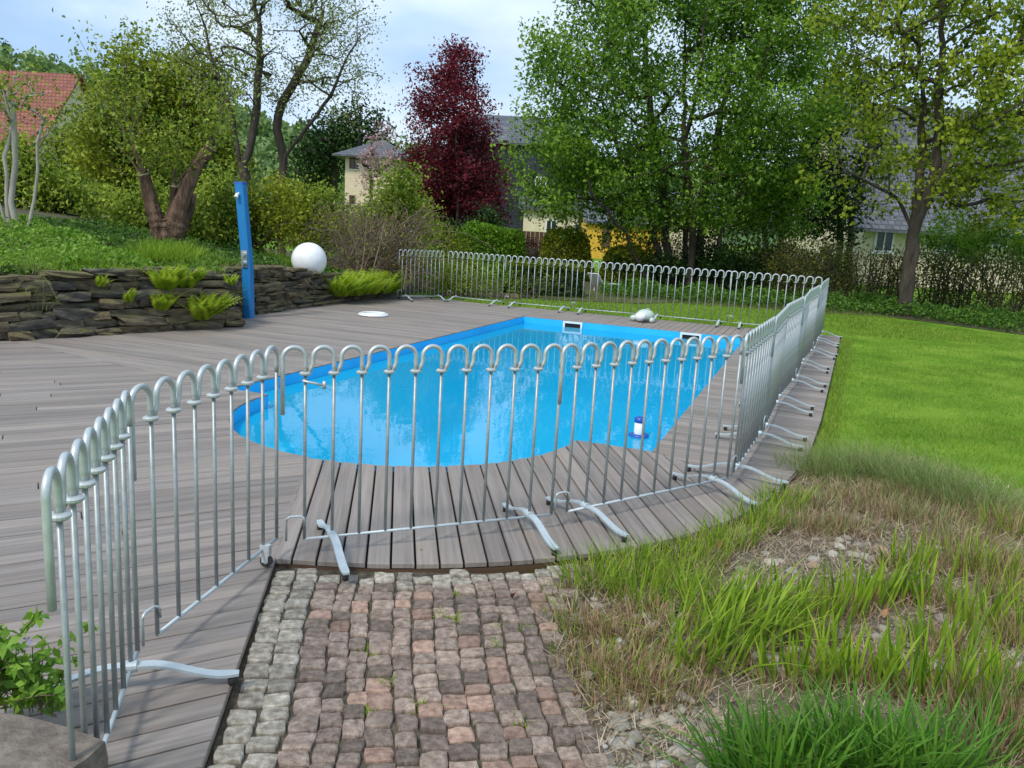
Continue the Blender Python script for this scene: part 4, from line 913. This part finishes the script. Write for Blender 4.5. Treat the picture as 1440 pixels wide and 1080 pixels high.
for i in range(22):
    rt_ = np.random.default_rng(900+i); p = terr_pt(rt_.uniform(2.2, 6.2), rt_.uniform(-.05, .5)); p[2] = ground_z(p[0], p[1])
    _tc('wild straggling grass tuft hanging over the stone wall edge', p, 90, .24, .007, .16, M['gr_reed'] if i % 3 else M['gr_fine'], 930+i, 'straggling tufts at the wall edge', .5, .7)
for i, (px, py) in enumerate(((70, 375), (128, 378), (285, 380), (395, 372), (412, 378), (385, 364))):
    gclump('short yellow green grass tuft on the wall top', px, py, 160, .26, .008, .2, M['gr_reed'], 420+i, 'short tufts on the wall top')
# ------------------------------------------------------------------ hill, houses
hx = np.linspace(-420, 420, 60); hv = []; nrow = 12
def ridge(x): return 45*np.clip(.5-.0035*(x+60), 0, 1.1) + 5*np.sin(x*.03) + 12
for x in hx:
    for k in range(nrow):
        q = k/(nrow-1); hv.append((x*(1+.25*q), 170+190*q, -1 + ridge(x)*(q**.85)))
hf = [(i*nrow+k, (i+1)*nrow+k, (i+1)*nrow+k+1, i*nrow+k+1) for i in range(len(hx)-1) for k in range(nrow-1)]
tag(obj('hill', mesh('hill', hv, hf, True), M['hill']), kind='structure')
rh = np.random.default_rng(55); nT = 2600; X = rh.uniform(-330, 330, nT); Q = rh.uniform(.12, 1, nT)
C = np.column_stack([X*(1+.25*Q), 170+190*Q, -1+ridge(X)*Q**.85]); vis = np.abs(C[:, 0]/C[:, 1]+.2) < .75; C = C[vis]; nT = len(C); ht = rh.uniform(6, 12, nT); tt = rh.uniform(0, 1, nT)
e = np.repeat(np.arange(nT), 46); d = unit(rh.normal(size=(len(e), 3))); P = C[e] + d*rh.uniform(.5, 1, (len(e), 1))*np.column_stack([ht[e]*.36, ht[e]*.36, ht[e]*.5]); P[:, 2] += ht[e]*.5
v, f, t = leaf_quads(P, 2.0, .4, .8, r=rh, ts=tt[e]); tag(obj('hillside_wood', mesh('hillside_wood', v, f, tint=t), M['lf_hill']), 'distant spring wood covering the hillside', 'wood', kind='stuff')
def house(name, label, pxl, pxr, Y, z_eave, z_ridge, depth, wall, roof, kind='gable_x', over=.4, windows=(), rot=0, doors=(), chim=None):
    """ridge along local x (kind gable_x) or hip; front face towards the viewer at distance Y"""
    a = atY(pxl, 330, Y); b = atY(pxr, 330, Y); cx = (a[0]+b[0])/2; w_ = b[0]-a[0]
    root = thing(name, label, 'house', (cx, Y, G_Z), rot); e = z_eave-G_Z; rg_ = z_ridge-G_Z
    mb = MB(); hw = w_/2
    vv_ = [(-hw, 0, 0), (hw, 0, 0), (hw, depth, 0), (-hw, depth, 0), (-hw, 0, e), (hw, 0, e), (hw, depth, e), (-hw, depth, e)]
    ff = [(0, 1, 5, 4), (1, 2, 6, 5), (2, 3, 7, 6), (3, 0, 4, 7)]
    if kind == 'gable_x': vv_ += [(-hw, depth/2, rg_-.12), (hw, depth/2, rg_-.12)]; ff += [(5, 6, 9), (7, 4, 8)]
    if kind == 'gable_y': vv_ += [(0, 0, rg_-.12), (0, depth, rg_-.12)]; ff += [(4, 5, 8), (6, 7, 9)]
    mb.add(vv_, ff); mb.build('wall', wall, root)
    x0, x1, y0, y1, t = -hw-over, hw+over, -over, depth+over, .14; mr = MB()
    if kind == 'gable_x':
        k = over*(rg_-e)/(depth/2); m = depth/2
        for sgn, ya, yb in ((1, y0, m), (-1, m, y1)):
            za, zb = (e-k, rg_) if sgn == 1 else (rg_, e-k); mr.add([(x0, ya, za), (x1, ya, za), (x1, yb, zb), (x0, yb, zb), (x0, ya, za-t), (x1, ya, za-t), (x1, yb, zb-t), (x0, yb, zb-t)], [(0, 1, 2, 3), (7, 6, 5, 4), (0, 4, 5, 1), (1, 5, 6, 2), (2, 6, 7, 3), (3, 7, 4, 0)])
    elif kind == 'gable_y':
        k = over*(rg_-e)/hw
        for xa, xb, za, zb in ((x0, 0, e-k, rg_), (0, x1, rg_, e-k)):
            mr.add([(xa, y0, za), (xb, y0, zb), (xb, y1, zb), (xa, y1, za), (xa, y0, za-t), (xb, y0, zb-t), (xb, y1, zb-t), (xa, y1, za-t)], [(0, 1, 2, 3), (7, 6, 5, 4), (0, 4, 5, 1), (1, 5, 6, 2), (2, 6, 7, 3), (3, 7, 4, 0)])
    else:
        r1 = min(hw*.5, depth/2); vv2 = [(x0, y0, e), (x1, y0, e), (x1, y1, e), (x0, y1, e), (x0+depth/2+over, depth/2, rg_), (x1-depth/2-over, depth/2, rg_)]
        if vv2[5][0] < vv2[4][0]: vv2[4] = (0, depth/2, rg_); vv2[5] = (.01, depth/2, rg_)
        mr.add(vv2+[(p[0], p[1], e-t) for p in vv2[:4]], [(0, 1, 5, 4), (1, 2, 5), (2, 3, 4, 5), (3, 0, 4), (0, 6, 7, 1), (1, 7, 8, 2), (2, 8, 9, 3), (3, 9, 6, 0), (9, 8, 7, 6)])
    rf = mr.build('roof', roof, root)
    if chim: MB().box((chim[0], depth/2+.4, rg_+chim[1]/2-.5), (.8, .8, chim[1]+1)).build('chimney', M['slate_dark'], rf)
    for (px, py, pw, ph) in windows:
        c = atY(px, py, Y); x = c[0]-cx; z = c[2]-G_Z; W2, H2 = pw*Y/F_PX, ph*Y/F_PX
        m2 = MB()
        for dx, dz, ww, hh in ((0, H2/2, W2+.12, .09), (0, -H2/2, W2+.12, .09), (-W2/2, 0, .09, H2-.09), (W2/2, 0, .09, H2-.09), (0, 0, .06, H2-.09)): m2.box((x+dx, -.03, z+dz), (ww, .08, hh))
        wn = m2.build('window', M['timber'] if wall is M['pink_render'] else M['white_plastic'], root); MB().box((x, -.008, z), (W2-.09, .02, H2-.09)).build('pane', M['glass'], wn)
        MB().box((x, -.06, z-H2/2-.08), (W2+.25, .14, .05)).build('sill', M['white_plastic'], wn)
    for (px, py, pw, ph) in doors:
        c = atY(px, py, Y); MB().box((c[0]-cx, -.03, c[2]-G_Z), (pw*Y/F_PX, .08, ph*Y/F_PX)).build('door', M['timber'], root)
    return root
def zpx(py, px, Y): return atY(px, py, Y)[2]
house('barn', 'old barn with a steep red clay tile roof above the bank', -240, 48, 40, zpx(215, 60, 40), zpx(101, 50, 44.5), 9, M['cream'], M['tile'], over=.3)
house('cottage', 'peach rendered cottage with a dark hipped slate roof behind the shrubs', 484, 566, 72, zpx(219, 500, 72), zpx(196, 540, 76), 8, M['pink_render'], M['slate'], 'hip', .9, windows=((498, 230, 11, 13), (495, 281, 6, 11)))
house('slate_house', 'tall house clad in dark blue slate behind the purple tree', 640, 790, 60, zpx(196, 700, 60), zpx(162, 700, 65), 10, M['slate_dark'], M['slate'], over=.4, windows=((760, 260, 14, 20),))
house('garage', 'yellow garage with brown door and grey roof beyond the hedges', 826, 930, 50, zpx(311, 860, 50), zpx(290, 860, 53), 6, M['yellow'], M['slate'], over=.25, doors=((852, 332, 11, 30),))
house('white_house', 'white house partly hidden behind the garage and the big green tree', 735, 1010, 58, zpx(292, 800, 58), zpx(262, 800, 63), 9, M['cream'], M['slate'], over=.4, windows=((818, 322, 20, 14), (775, 320, 14, 20)))
house('cream_house', 'cream rendered house with slate roof behind the thin hedge and maple', 1214, 1640, 36, zpx(303, 1300, 36), zpx(150, 1300, 41.5), 11, M['cream'], M['slate'], over=.7, windows=((1243, 338, 24, 30), (1405, 330, 26, 30), (1330, 338, 24, 30)), chim=(-5.2, 1.2))
# brown board fence
bf = thing('board_fence', 'low brown board fence behind the clipped bushes', 'fence', (*atY(745, 372, 33)[:2], G_Z)); b0 = np.array(bf.location)
for i in range(14):
    c = atY(735+i*6.2, 360, 33)-b0; MB().box((c[0], c[1], .75), (.165, .03, 1.5)).build('board', M['timber'], bf)
# ------------------------------------------------------------------ trees and shrubs
def gz(p): q = np.array(p, float); q[2] = ground_z(q[0], q[1]); return q
def st(Y, pts):     # stem polyline from pixels, first point dropped to the ground
    o = [atY(x, y, Y + (d[0] if d else 0)) for x, y, *d in pts]; o[0][2] = ground_z(o[0][0], o[0][1])-.05; return o
Y = 27
tree('large_tree', 'large dense green many stemmed tree behind the far barriers', [st(Y, [(930, 398), (915, 300), (860, 180)]), st(Y, [(945, 398), (935, 290), (910, 120), (905, 20)]), st(Y, [(962, 398, .4), (965, 280, .4), (960, 100, .4), (970, -40, .4)]), st(Y, [(980, 398), (990, 290), (1020, 130), (1030, 10)]), st(Y, [(1000, 400, -.3), (1020, 300, -.3), (1085, 190, -.6)]), st(Y, [(970, 402, -.8), (975, 300, -.8), (960, 200, -1.2)]), st(Y, [(915, 400, -.6), (880, 330, -1), (830, 270, -1.6)])],
     px_ell([(950, 140, 215, 185), (835, 140, 100, 115), (1085, 130, 105, 165), (800, 262, 85, 62), (1000, 265, 160, 62), (950, -70, 190, 110), (765, 215, 52, 70), (1120, 20, 80, 90), (900, 300, 110, 45), (1060, 320, 90, 35)], Y), 680, .145, 90000, M['lf_mid'], M['bark'], .0075, .16, .36, seed=3, shell=.3, up=.6)
Y = 20.5
tree('maple_tree', 'maple with thick dark trunk and sparse yellow green spring leaves', [st(Y, [(1268, 442), (1278, 370), (1290, 310), (1318, 230), (1325, 90), (1330, -60)]), st(Y, [(1275, 440), (1288, 330), (1300, 290, -.2), (1370, 170, -.6), (1430, 60, -.8)]), st(Y, [(1272, 441), (1284, 330), (1262, 285, .2), (1215, 250, -.4), (1180, 235, -.8)]), st(Y, [(1270, 441), (1286, 320), (1300, 200, .5), (1290, 40, .8)])],
     px_ell([(1300, 110, 150, 170), (1215, 190, 75, 110), (1410, 170, 120, 150), (1330, -60, 190, 100), (1190, 275, 60, 40), (1400, 285, 90, 45), (1210, 40, 75, 80), (1500, 80, 120, 180)], Y), 440, .125, 25000, M['lf_maple'], M['bark'], .0072, .27, .24, seed=5, shell=.25, up=.3, droop=.6, aspect=.7, wob=.10)
Y = 34
tree('purple_tree', 'upright purple leaved tree in front of the slate clad house', [st(Y, [(640, 372), (638, 260), (640, 120)]), st(Y, [(632, 372), (615, 270), (605, 150)]), st(Y, [(648, 372), (662, 280), (680, 190)]), st(Y, [(640, 373, -.5), (645, 290, -.9), (640, 200, -1.2)])],
     px_ell([(630, 205, 60, 95), (645, 150, 42, 62), (646, 110, 28, 46), (600, 130, 28, 40), (662, 240, 48, 70), (600, 260, 42, 60), (655, 295, 52, 38), (640, 75, 16, 25), (620, 318, 45, 28), (672, 270, 45, 50)], Y), 420, .14, 32000, M['lf_purple'], M['bark'], .006, .09, .30, seed=7, shell=.2, up=.2)
Y = 22
tree('apple_tree', 'old crooked fruit tree with dark arching branches and tiny young leaves', [st(Y, [(350, 345), (340, 250), (328, 160), (300, 90), (285, 20)]), st(Y, [(352, 345), (345, 230), (360, 170), (365, 60), (350, -40)]), st(Y, [(395, 345, .4), (398, 230, .4), (388, 160, .4), (430, 90, .2), (455, 10)]), st(Y, [(396, 345, .4), (400, 220, .2), (455, 150, -.4), (500, 60, -.6)])],
     px_ell([(380, 50, 145, 100), (285, 50, 60, 60), (485, 95, 55, 85), (380, -70, 130, 80), (330, 120, 80, 50), (470, 10, 60, 70)], Y), 520, .075, 15000, M['lf_apple'], M['bark'], .0058, .17, .24, seed=9, shell=.2, wob=.2, aspect=.6, twig_leaf=.5)
Y = 25
tree('yew_tree', 'broad olive green evergreen tree behind the pollarded stump', [st(Y, [(205, 345), (205, 240), (210, 120)]), st(Y, [(215, 345), (240, 220), (260, 120)]), st(Y, [(195, 345), (170, 250), (160, 190)])],
     px_ell([(205, 135, 62, 80), (220, 235, 75, 80), (160, 230, 55, 75), (270, 120, 45, 60), (290, 230, 50, 60), (185, 70, 35, 35)], Y), 260, .14, 30000, M['lf_olive'], M['bark'], .008, .13, .32, seed=11, shell=.3)
Y = 33
tree('bank_tree', 'light green tree between the red roof and the evergreen', [st(Y, [(110, 330), (112, 240), (115, 170)]), st(Y, [(118, 330), (130, 260), (140, 200)])], px_ell([(115, 200, 48, 58), (135, 240, 45, 50), (95, 255, 40, 45)], Y), 130, .15, 9000, M['lf_light'], M['bark'], .010, .12, .34, seed=13)
Y = 80
tree('dark_conifer', 'dark evergreen rising behind the peach cottage', [st(Y, [(505, 330), (505, 200), (507, 150)]), st(Y, [(470, 330), (470, 220), (468, 180)])], px_ell([(507, 190, 42, 48), (465, 205, 38, 45), (440, 235, 40, 40)], Y), 120, .42, 6500, M['lf_dark'], M['bark'], .03, .3, .8, seed=15)
Y = 32
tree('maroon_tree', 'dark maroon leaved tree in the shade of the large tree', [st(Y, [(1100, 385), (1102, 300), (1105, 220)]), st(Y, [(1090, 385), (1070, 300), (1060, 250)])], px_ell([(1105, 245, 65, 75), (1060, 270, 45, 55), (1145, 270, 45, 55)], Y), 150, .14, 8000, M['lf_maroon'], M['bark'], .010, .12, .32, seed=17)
Y = 31
tree('dark_tree', 'dark green tree in front of the cream house gable', [st(Y, [(1180, 385), (1182, 300), (1180, 200)]), st(Y, [(1190, 385), (1200, 300), (1215, 230)])], px_ell([(1180, 230, 60, 110), (1160, 300, 45, 45), (1175, 110, 50, 70)], Y), 160, .16, 9500, M['lf_dark'], M['bark'], .010, .13, .36, seed=19)
Y = 48
tree('magnolia', 'small pink flowering tree against the peach cottage wall', [st(Y, [(520, 340), (522, 280), (520, 230)])], px_ell([(520, 240, 20, 30), (540, 210, 22, 40)], Y), 70, .15, 1500, M['lf_pink'], M['bark'], .012, .10, .28, seed=21, wob=.2)
# bushes on the terrace
def bush(label, lst, Y, n, size, mat, seed, base=None, name='bush', **k):
    E = px_ell(lst, Y); c = np.mean([e[:2] for e in E], axis=0) if base is None else atY(*base, Y)[:2]; b = np.array([c[0], c[1], ground_z(c[0], c[1])])
    return shrub(name, label, E, n, size, mat, b, seed=seed, **k)
bush('light green bush below the red roofed barn', [(95, 285, 55, 40), (50, 270, 45, 45), (140, 295, 45, 35), (20, 240, 40, 40)], 17.5, 7000, .115, M['lf_light'], 41, nstem=26, stem_r=.02)
bush('yellow green bush behind the pollarded stump', [(225, 300, 60, 40), (170, 310, 45, 30), (280, 310, 45, 40), (310, 280, 30, 45)], 16.5, 7500, .095, M['lf_light'], 42, nstem=30, stem_r=.015)
bush('pale green bush with straw stems behind the blue shower', [(400, 315, 60, 35), (330, 315, 45, 40), (370, 280, 40, 35), (290, 325, 30, 25)], 17.2, 7000, .085, M['lf_hedge_y'], 43, nstem=40, stem_r=.012, bmat=M['twig'])
bush('light green bush below the peach cottage', [(430, 290, 45, 32), (470, 305, 40, 28), (445, 325, 50, 22)], 19.5, 6000, .11, M['lf_light'], 44, nstem=18)
bush('feathery green shrub with upright tips above the brown twigs', [(560, 265, 30, 40), (540, 300, 40, 30), (580, 310, 30, 35), (505, 320, 30, 22)], 18.5, 7500, .085, M['lf_light'], 45, nstem=22)
bush('grey green rounded bush beside the purple tree', [(612, 345, 28, 26), (635, 350, 20, 20)], 23, 4200, .07, M['lf_olive'], 46)
bush('dark green leafy bush at the foot of the purple tree', [(640, 330, 45, 22), (690, 318, 20, 25)], 31, 4200, .11, M['lf_dark'], 47)
# weeping twiggy shrub
rw = np.random.default_rng(77); wb = gz(atY(520, 395, 17.4)); wr = thing('weeping_shrub', 'mound of brown weeping twigs between globe lamp and barriers', 'shrub', wb); mb = MB(); tips = []
for i in range(420):
    s0 = wb + np.array([rw.normal()*.5, rw.normal()*.4, 0]); pk_ = atY(rw.uniform(455, 620), rw.uniform(275, 375), 17.4+rw.normal()*.6); end = pk_ + np.array([rw.normal()*.6-.3, rw.normal()*.5, -rw.uniform(.2, 1.0)]); end[2] = max(end[2], wb[2]+.05)
    q = np.linspace(0, 1, 7)[:, None]; c1 = pk_+(pk_-s0)*.35; cv = (1-q)**2*s0+2*q*(1-q)*c1+q*q*end+rw.normal(size=(7, 3))*.015; mb.tube(cv-wb, np.linspace(.011, .003, 7), 3, cap=False); tips.append(cv[3:])
mb.build('twigs', M['twig'], wr)
tips = np.concatenate(tips); P = tips[rw.integers(0, len(tips), 3800)]+rw.normal(size=(3800, 3))*.08; v, f, t = leaf_quads(P-wb, .055, .3, .4, r=rw); obj('foliage', mesh('foliage', v, f, tint=t), M['lf_olive'], wr)
# pollarded stump
pb = gz(at_terrace(236, 346)); Yp = pb[1]; ps = thing('pollarded_trunk', 'thick red brown pollarded trunk with pale cut ends and few shoots', 'tree', pb); tk = MB()
def limb(pts, r0, r1, bumpy=.18, n=18):
    P = [atY(x, y, Yp+d)-pb for x, y, d in pts]; P = np.array(P); m = 26; q = np.linspace(0, len(P)-1, m); Q = np.column_stack([np.interp(q, np.arange(len(P)), P[:, k]) for k in range(3)])
    rr = np.linspace(r0, r1, m)*(1+rw.uniform(-bumpy, bumpy, m)*.6); b = len(tk.v); tk.tube(Q, rr, n)
    ph = rw.uniform(0, 6.3)
    for i in range(b, len(tk.v)):
        row, k = divmod(i-b, n); th = 2*math.pi*k/n; g = 1+.10*math.sin(5*th+ph+row*.10)+.07*math.sin(9*th-row*.16+ph)+rw.normal()*.03
        c = Q[min(row, m-1)]; tk.v[i] = tuple(c+(np.array(tk.v[i])-c)*g)
    return Q[-1], Q[-1]-Q[-2], rr[-1]
cuts = []
limb([(236, 352, 0), (234, 325, 0), (232, 308, 0)], .24, .18); limb([(240, 352, .05), (243, 325, 0), (250, 300, 0)], .20, .16)
cuts.append(limb([(228, 335, 0), (215, 295, -.05), (202, 246, -.1)], .15, .095)); cuts.append(limb([(245, 330, 0), (252, 290, 0), (272, 240, .1), (296, 208, .15)], .165, .085))
cuts.append(limb([(240, 320, .1), (246, 285, .15), (246, 262, .1)], .10, .065)); cuts.append(limb([(205, 250, 0), (195, 222, .05), (186, 195, .1)], .065, .035)); cuts.append(limb([(255, 325, .2), (266, 290, .3), (270, 272, .3)], .10, .075))
tk.build('trunk', M['bark_brown'], ps, smooth=True)
for p, d, r_ in cuts[:3]:
    d = unit(d); MB().tube([p-d*.01, p+d*.014], r_*1.02, 12).build('cut_face', M['cutwood'], ps)
sh_ = MB(); LP = []
for (x, y, d) in ((202, 246, -.1), (296, 208, .15), (246, 262, .1), (186, 195, .1)):
    for k in range(8):
        b = atY(x+rw.uniform(-5, 5), y+3, Yp+d)-pb; e = b+np.array([rw.normal()*.35, rw.normal()*.3, rw.uniform(.4, 1.7)]); q = np.linspace(0, 1, 6)[:, None]; cv = b+(e-b)*q+rw.normal(size=(6, 3))*.03; sh_.tube(cv, np.linspace(.011, .003, 6), 4, cap=False)
        for c in cv[2:]: LP += [c+rw.normal(size=3)*.13 for _ in range(20)]
sh_.build('shoots', M['twig'], ps); v, f, t = leaf_quads(np.array(LP), .085, .7, r=rw); obj('young_leaves', mesh('young_leaves', v, f, tint=t), M['lf_light'], ps)
# pale stemmed tree at far left
Yb = 13.2
tree('pale_stemmed_tree', 'young tree with several pale grey stems beside the bank edge', [st(Yb, [(24, 318), (18, 230), (16, 150), (10, 120)]), st(Yb, [(14, 318), (12, 220), (4, 130)]), st(Yb, [(10, 318), (-10, 270), (-30, 215)]), st(Yb, [(38, 320), (52, 240), (55, 165)])], px_ell([(10, 130, 45, 45), (60, 150, 35, 40), (-30, 150, 50, 60)], Yb), 60, .08, 900, M['lf_light'], M['bark_pale'], .006, .055, .2, seed=23, wob=.15)
# hedges beyond the far barriers
for i, (px, py, rx, ry, Y, mat, lab) in enumerate(((677, 352, 38, 32, 27, 'lf_hedge', 'large clipped bright green box dome left of its smaller twin'), (716, 354, 24, 27, 28.5, 'lf_hedge', 'smaller clipped green box dome tucked beside the large dome'), (796, 352, 38, 28, 27.5, 'lf_hedge_y', 'clipped yellow green round bush in front of the garage'), (880, 370, 34, 22, 27, 'lf_hedge_y', 'loose yellow green round bush at the base of the large tree'))):
    c = atY(px, py, Y); k = Y/F_PX; h = c[2]+ry*k-G_Z; clipped('clipped_bush', lab, (c[0], c[1], G_Z), (rx*k, rx*k*.9, h), 11000, .10, M[mat], 'bush', seed=60+i, power=3.2 if i < 2 else 2.6)
c = atY(766, 385, 20.6); clipped('clipped_hedge', 'long clipped hedge block with a yellow green top behind the barriers', (c[0], c[1], G_Z), (.95, .45, .74), 12000, .06, M['lf_dark'], 'hedge', seed=66, power=7)
hb = bpy.data.objects[-1] if False else [o for o in COL.objects if o.name.startswith('clipped_hedge')][-1]
q_ = rng.uniform(-1, 1, (2600, 2)); v, f, t = leaf_quads(np.column_stack([q_[:, 0]*.93, q_[:, 1]*.43, .66+rng.uniform(0, .16, 2600)]), .06, .5); obj('yellow_green_top', mesh('yellow_green_top', v, f, tint=t), M['lf_hedge_y'], hb)  # layer of yellow green leaves over the top of the darker body
c = atY(745, 348, 31); clipped('clipped_bush', 'dark red brown low bush between the box domes', (c[0], c[1], G_Z), (.55, .5, 1.25), 1800, .07, M['lf_maroon'], 'bush', seed=67)
bush('bright green flowering shrub behind the angled barrier', [(640, 392, 28, 24), (675, 392, 28, 22), (612, 385, 18, 24)], 18.8, 4800, .06, M['lf_light'], 70)
bush('dark green shrub between the domes and the far barriers', [(690, 380, 22, 20), (600, 375, 22, 25)], 20.2, 2800, .06, M['lf_mid'], 71)
bush('low pale green plant in the soil bed before the hedge block', [(765, 398, 14, 6), (725, 398, 14, 8)], 19.4, 900, .05, M['lf_light'], 72)
bush('loose green bushes before the cream house right of the maple', [(1345, 335, 55, 38), (1400, 350, 50, 30), (1440, 300, 50, 40), (1480, 330, 60, 50)], 24.5, 8500, .12, M['lf_mid'], 73, nstem=16)
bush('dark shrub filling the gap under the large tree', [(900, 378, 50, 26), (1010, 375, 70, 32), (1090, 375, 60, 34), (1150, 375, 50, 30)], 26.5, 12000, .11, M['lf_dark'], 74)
# soil bed and stone edging beyond fence
sbp = [atY(x, 390, y_)[:2] for x, y_ in ((640, 19.0), (720, 19.2), (905, 19.6), (1000, 21.5), (1000, 27), (600, 27), (580, 19.5))]
tag(obj('flower_bed_ground', fill_mesh('flower_bed_ground', [sbp], G_Z+.02), M['terrace_soil']), kind='structure')
er = random.Random(8); edg = thing('bed_edging', 'grey stone edging of the bed behind the angled barriers', 'edging', (*sbp[0], G_Z)); e0 = np.array(edg.location)
for i in range(16):
    c = atY(628+i*6.5, 400, 18.7+.02*i); obj('stone', er.choice(rocks), None, edg, loc=(c[0]-e0[0], c[1]-e0[1], .06), rotz=er.uniform(-.2, .2), scale=(.16, .14, .14))
bn = thing('garden_lounger', 'white garden lounger standing on the far lawn behind barriers', 'lounger', (*atY(850, 396, 23)[:2], G_Z), .9); bn.scale = (.62, .62, .62)
MB().box((.1, 0, .34), (1.25, .6, .06)).build('seat', M['white_plastic'], bn)
m2 = MB(); m2.add([(-.5, -.3, .34), (-.5, .3, .34), (-.95, .3, .85), (-.95, -.3, .85), (-.54, -.3, .30), (-.54, .3, .30), (-1.0, .3, .83), (-1.0, -.3, .83)], [(0, 1, 2, 3), (7, 6, 5, 4), (0, 3, 7, 4), (1, 5, 6, 2), (3, 2, 6, 7), (0, 4, 5, 1)]); m2.build('backrest', M['white_plastic'], bn)
for x in (-.4, .6):
    for y in (-.25, .25): MB().box((x, y, .155), (.05, .05, .31)).build('leg', M['white_plastic'], bn)
# thin hedge and ground cover strip along the right boundary
hr = np.random.default_rng(90); hp = [atY(880, 400, 29)[:2], atY(1060, 400, 26.5)[:2], atY(1170, 400, 24)[:2], atY(1300, 420, 22.8)[:2], atY(1520, 440, 19.5)[:2], atY(1750, 440, 16.5)[:2]]
seg = [0]
for i in range(len(hp)-1): seg.append(seg[-1]+np.linalg.norm(hp[i+1]-hp[i]))
def hpt(s):
    return np.array([np.interp(s, seg, [p[k] for p in hp]) for k in (0, 1)])
hedge = thing('thin_hedge', 'tall thin leafed hedge of upright stems behind the maple trunk', 'hedge', (*hp[0], G_Z)); h0 = np.array(hedge.location); mb = MB(); LP = []
for i in range(330):
    p = hpt(hr.uniform(0, seg[-1])); b = np.array([p[0]+hr.normal()*.12, p[1]+hr.normal()*.12, G_Z])-h0; H_ = hr.uniform(1.2, 1.72); e = b+np.array([hr.normal()*.18, hr.normal()*.12, H_]); q = np.linspace(0, 1, 6)[:, None]; cv = b+(e-b)*q+hr.normal(size=(6, 3))*.03
    mb.tube(cv, np.linspace(hr.uniform(.012, .03), .008, 6), 5, cap=False)
    for k in range(3):
        j = hr.integers(1, 5); e2 = cv[j]+np.array([hr.normal()*.3, hr.normal()*.15, hr.uniform(.1, .5)]); mb.tube(np.linspace(cv[j], e2, 3), [.008, .006, .003], 3, cap=False); LP.append(np.repeat(np.linspace(cv[j], e2, 3), 8, 0))
    LP.append(np.repeat(cv[1:], 7, 0))
mb.build('stems', M['bark'], hedge); P = np.concatenate(LP); P = P+hr.normal(size=P.shape)*np.array([.14, .12, .14]); P = P[(P[:, 2] > .1) & (P[:, 2] < 1.78)]; v, f, t = leaf_quads(P, .075, .3, r=hr); obj('foliage', mesh('foliage', v, f, tint=t), M['lf_beech'], hedge)
gp = [at(x, y, G_Z)[:2] for x, y in ((840, 418), (1000, 430), (1160, 441), (1250, 446), (1340, 458), (1445, 472), (1600, 478))]; n = 21000
seg2 = np.concatenate([[0], np.cumsum([np.linalg.norm(gp[i+1]-gp[i]) for i in range(len(gp)-1)])]); s_ = hr.uniform(0, seg2[-1], n); P = np.column_stack([np.interp(s_, seg2, [p[k] for p in gp]) for k in (0, 1)]); bk_ = hr.uniform(0, 1, n)**.8; P[:, 1] += .15+bk_*3.0; P[:, 0] += bk_*.5
P = np.column_stack([P, G_Z+hr.uniform(.02, 1, n)**.7*(.30+.10*np.sin(P[:, 0]*4)+.06*np.sin(P[:, 1]*7))]); v, f, t = leaf_quads(P, .085, .8, r=hr)
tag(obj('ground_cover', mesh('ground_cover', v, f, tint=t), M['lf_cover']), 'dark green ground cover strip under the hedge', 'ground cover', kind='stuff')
eb = [p+np.array([0, .0]) for p in gp]; eb2 = [p+np.array([.6, 4.2]) for p in gp[::-1]]
tag(obj('hedge_soil_ground', fill_mesh('hedge_soil_ground', [eb+eb2], G_Z+.012), M['terrace_soil']), kind='structure')
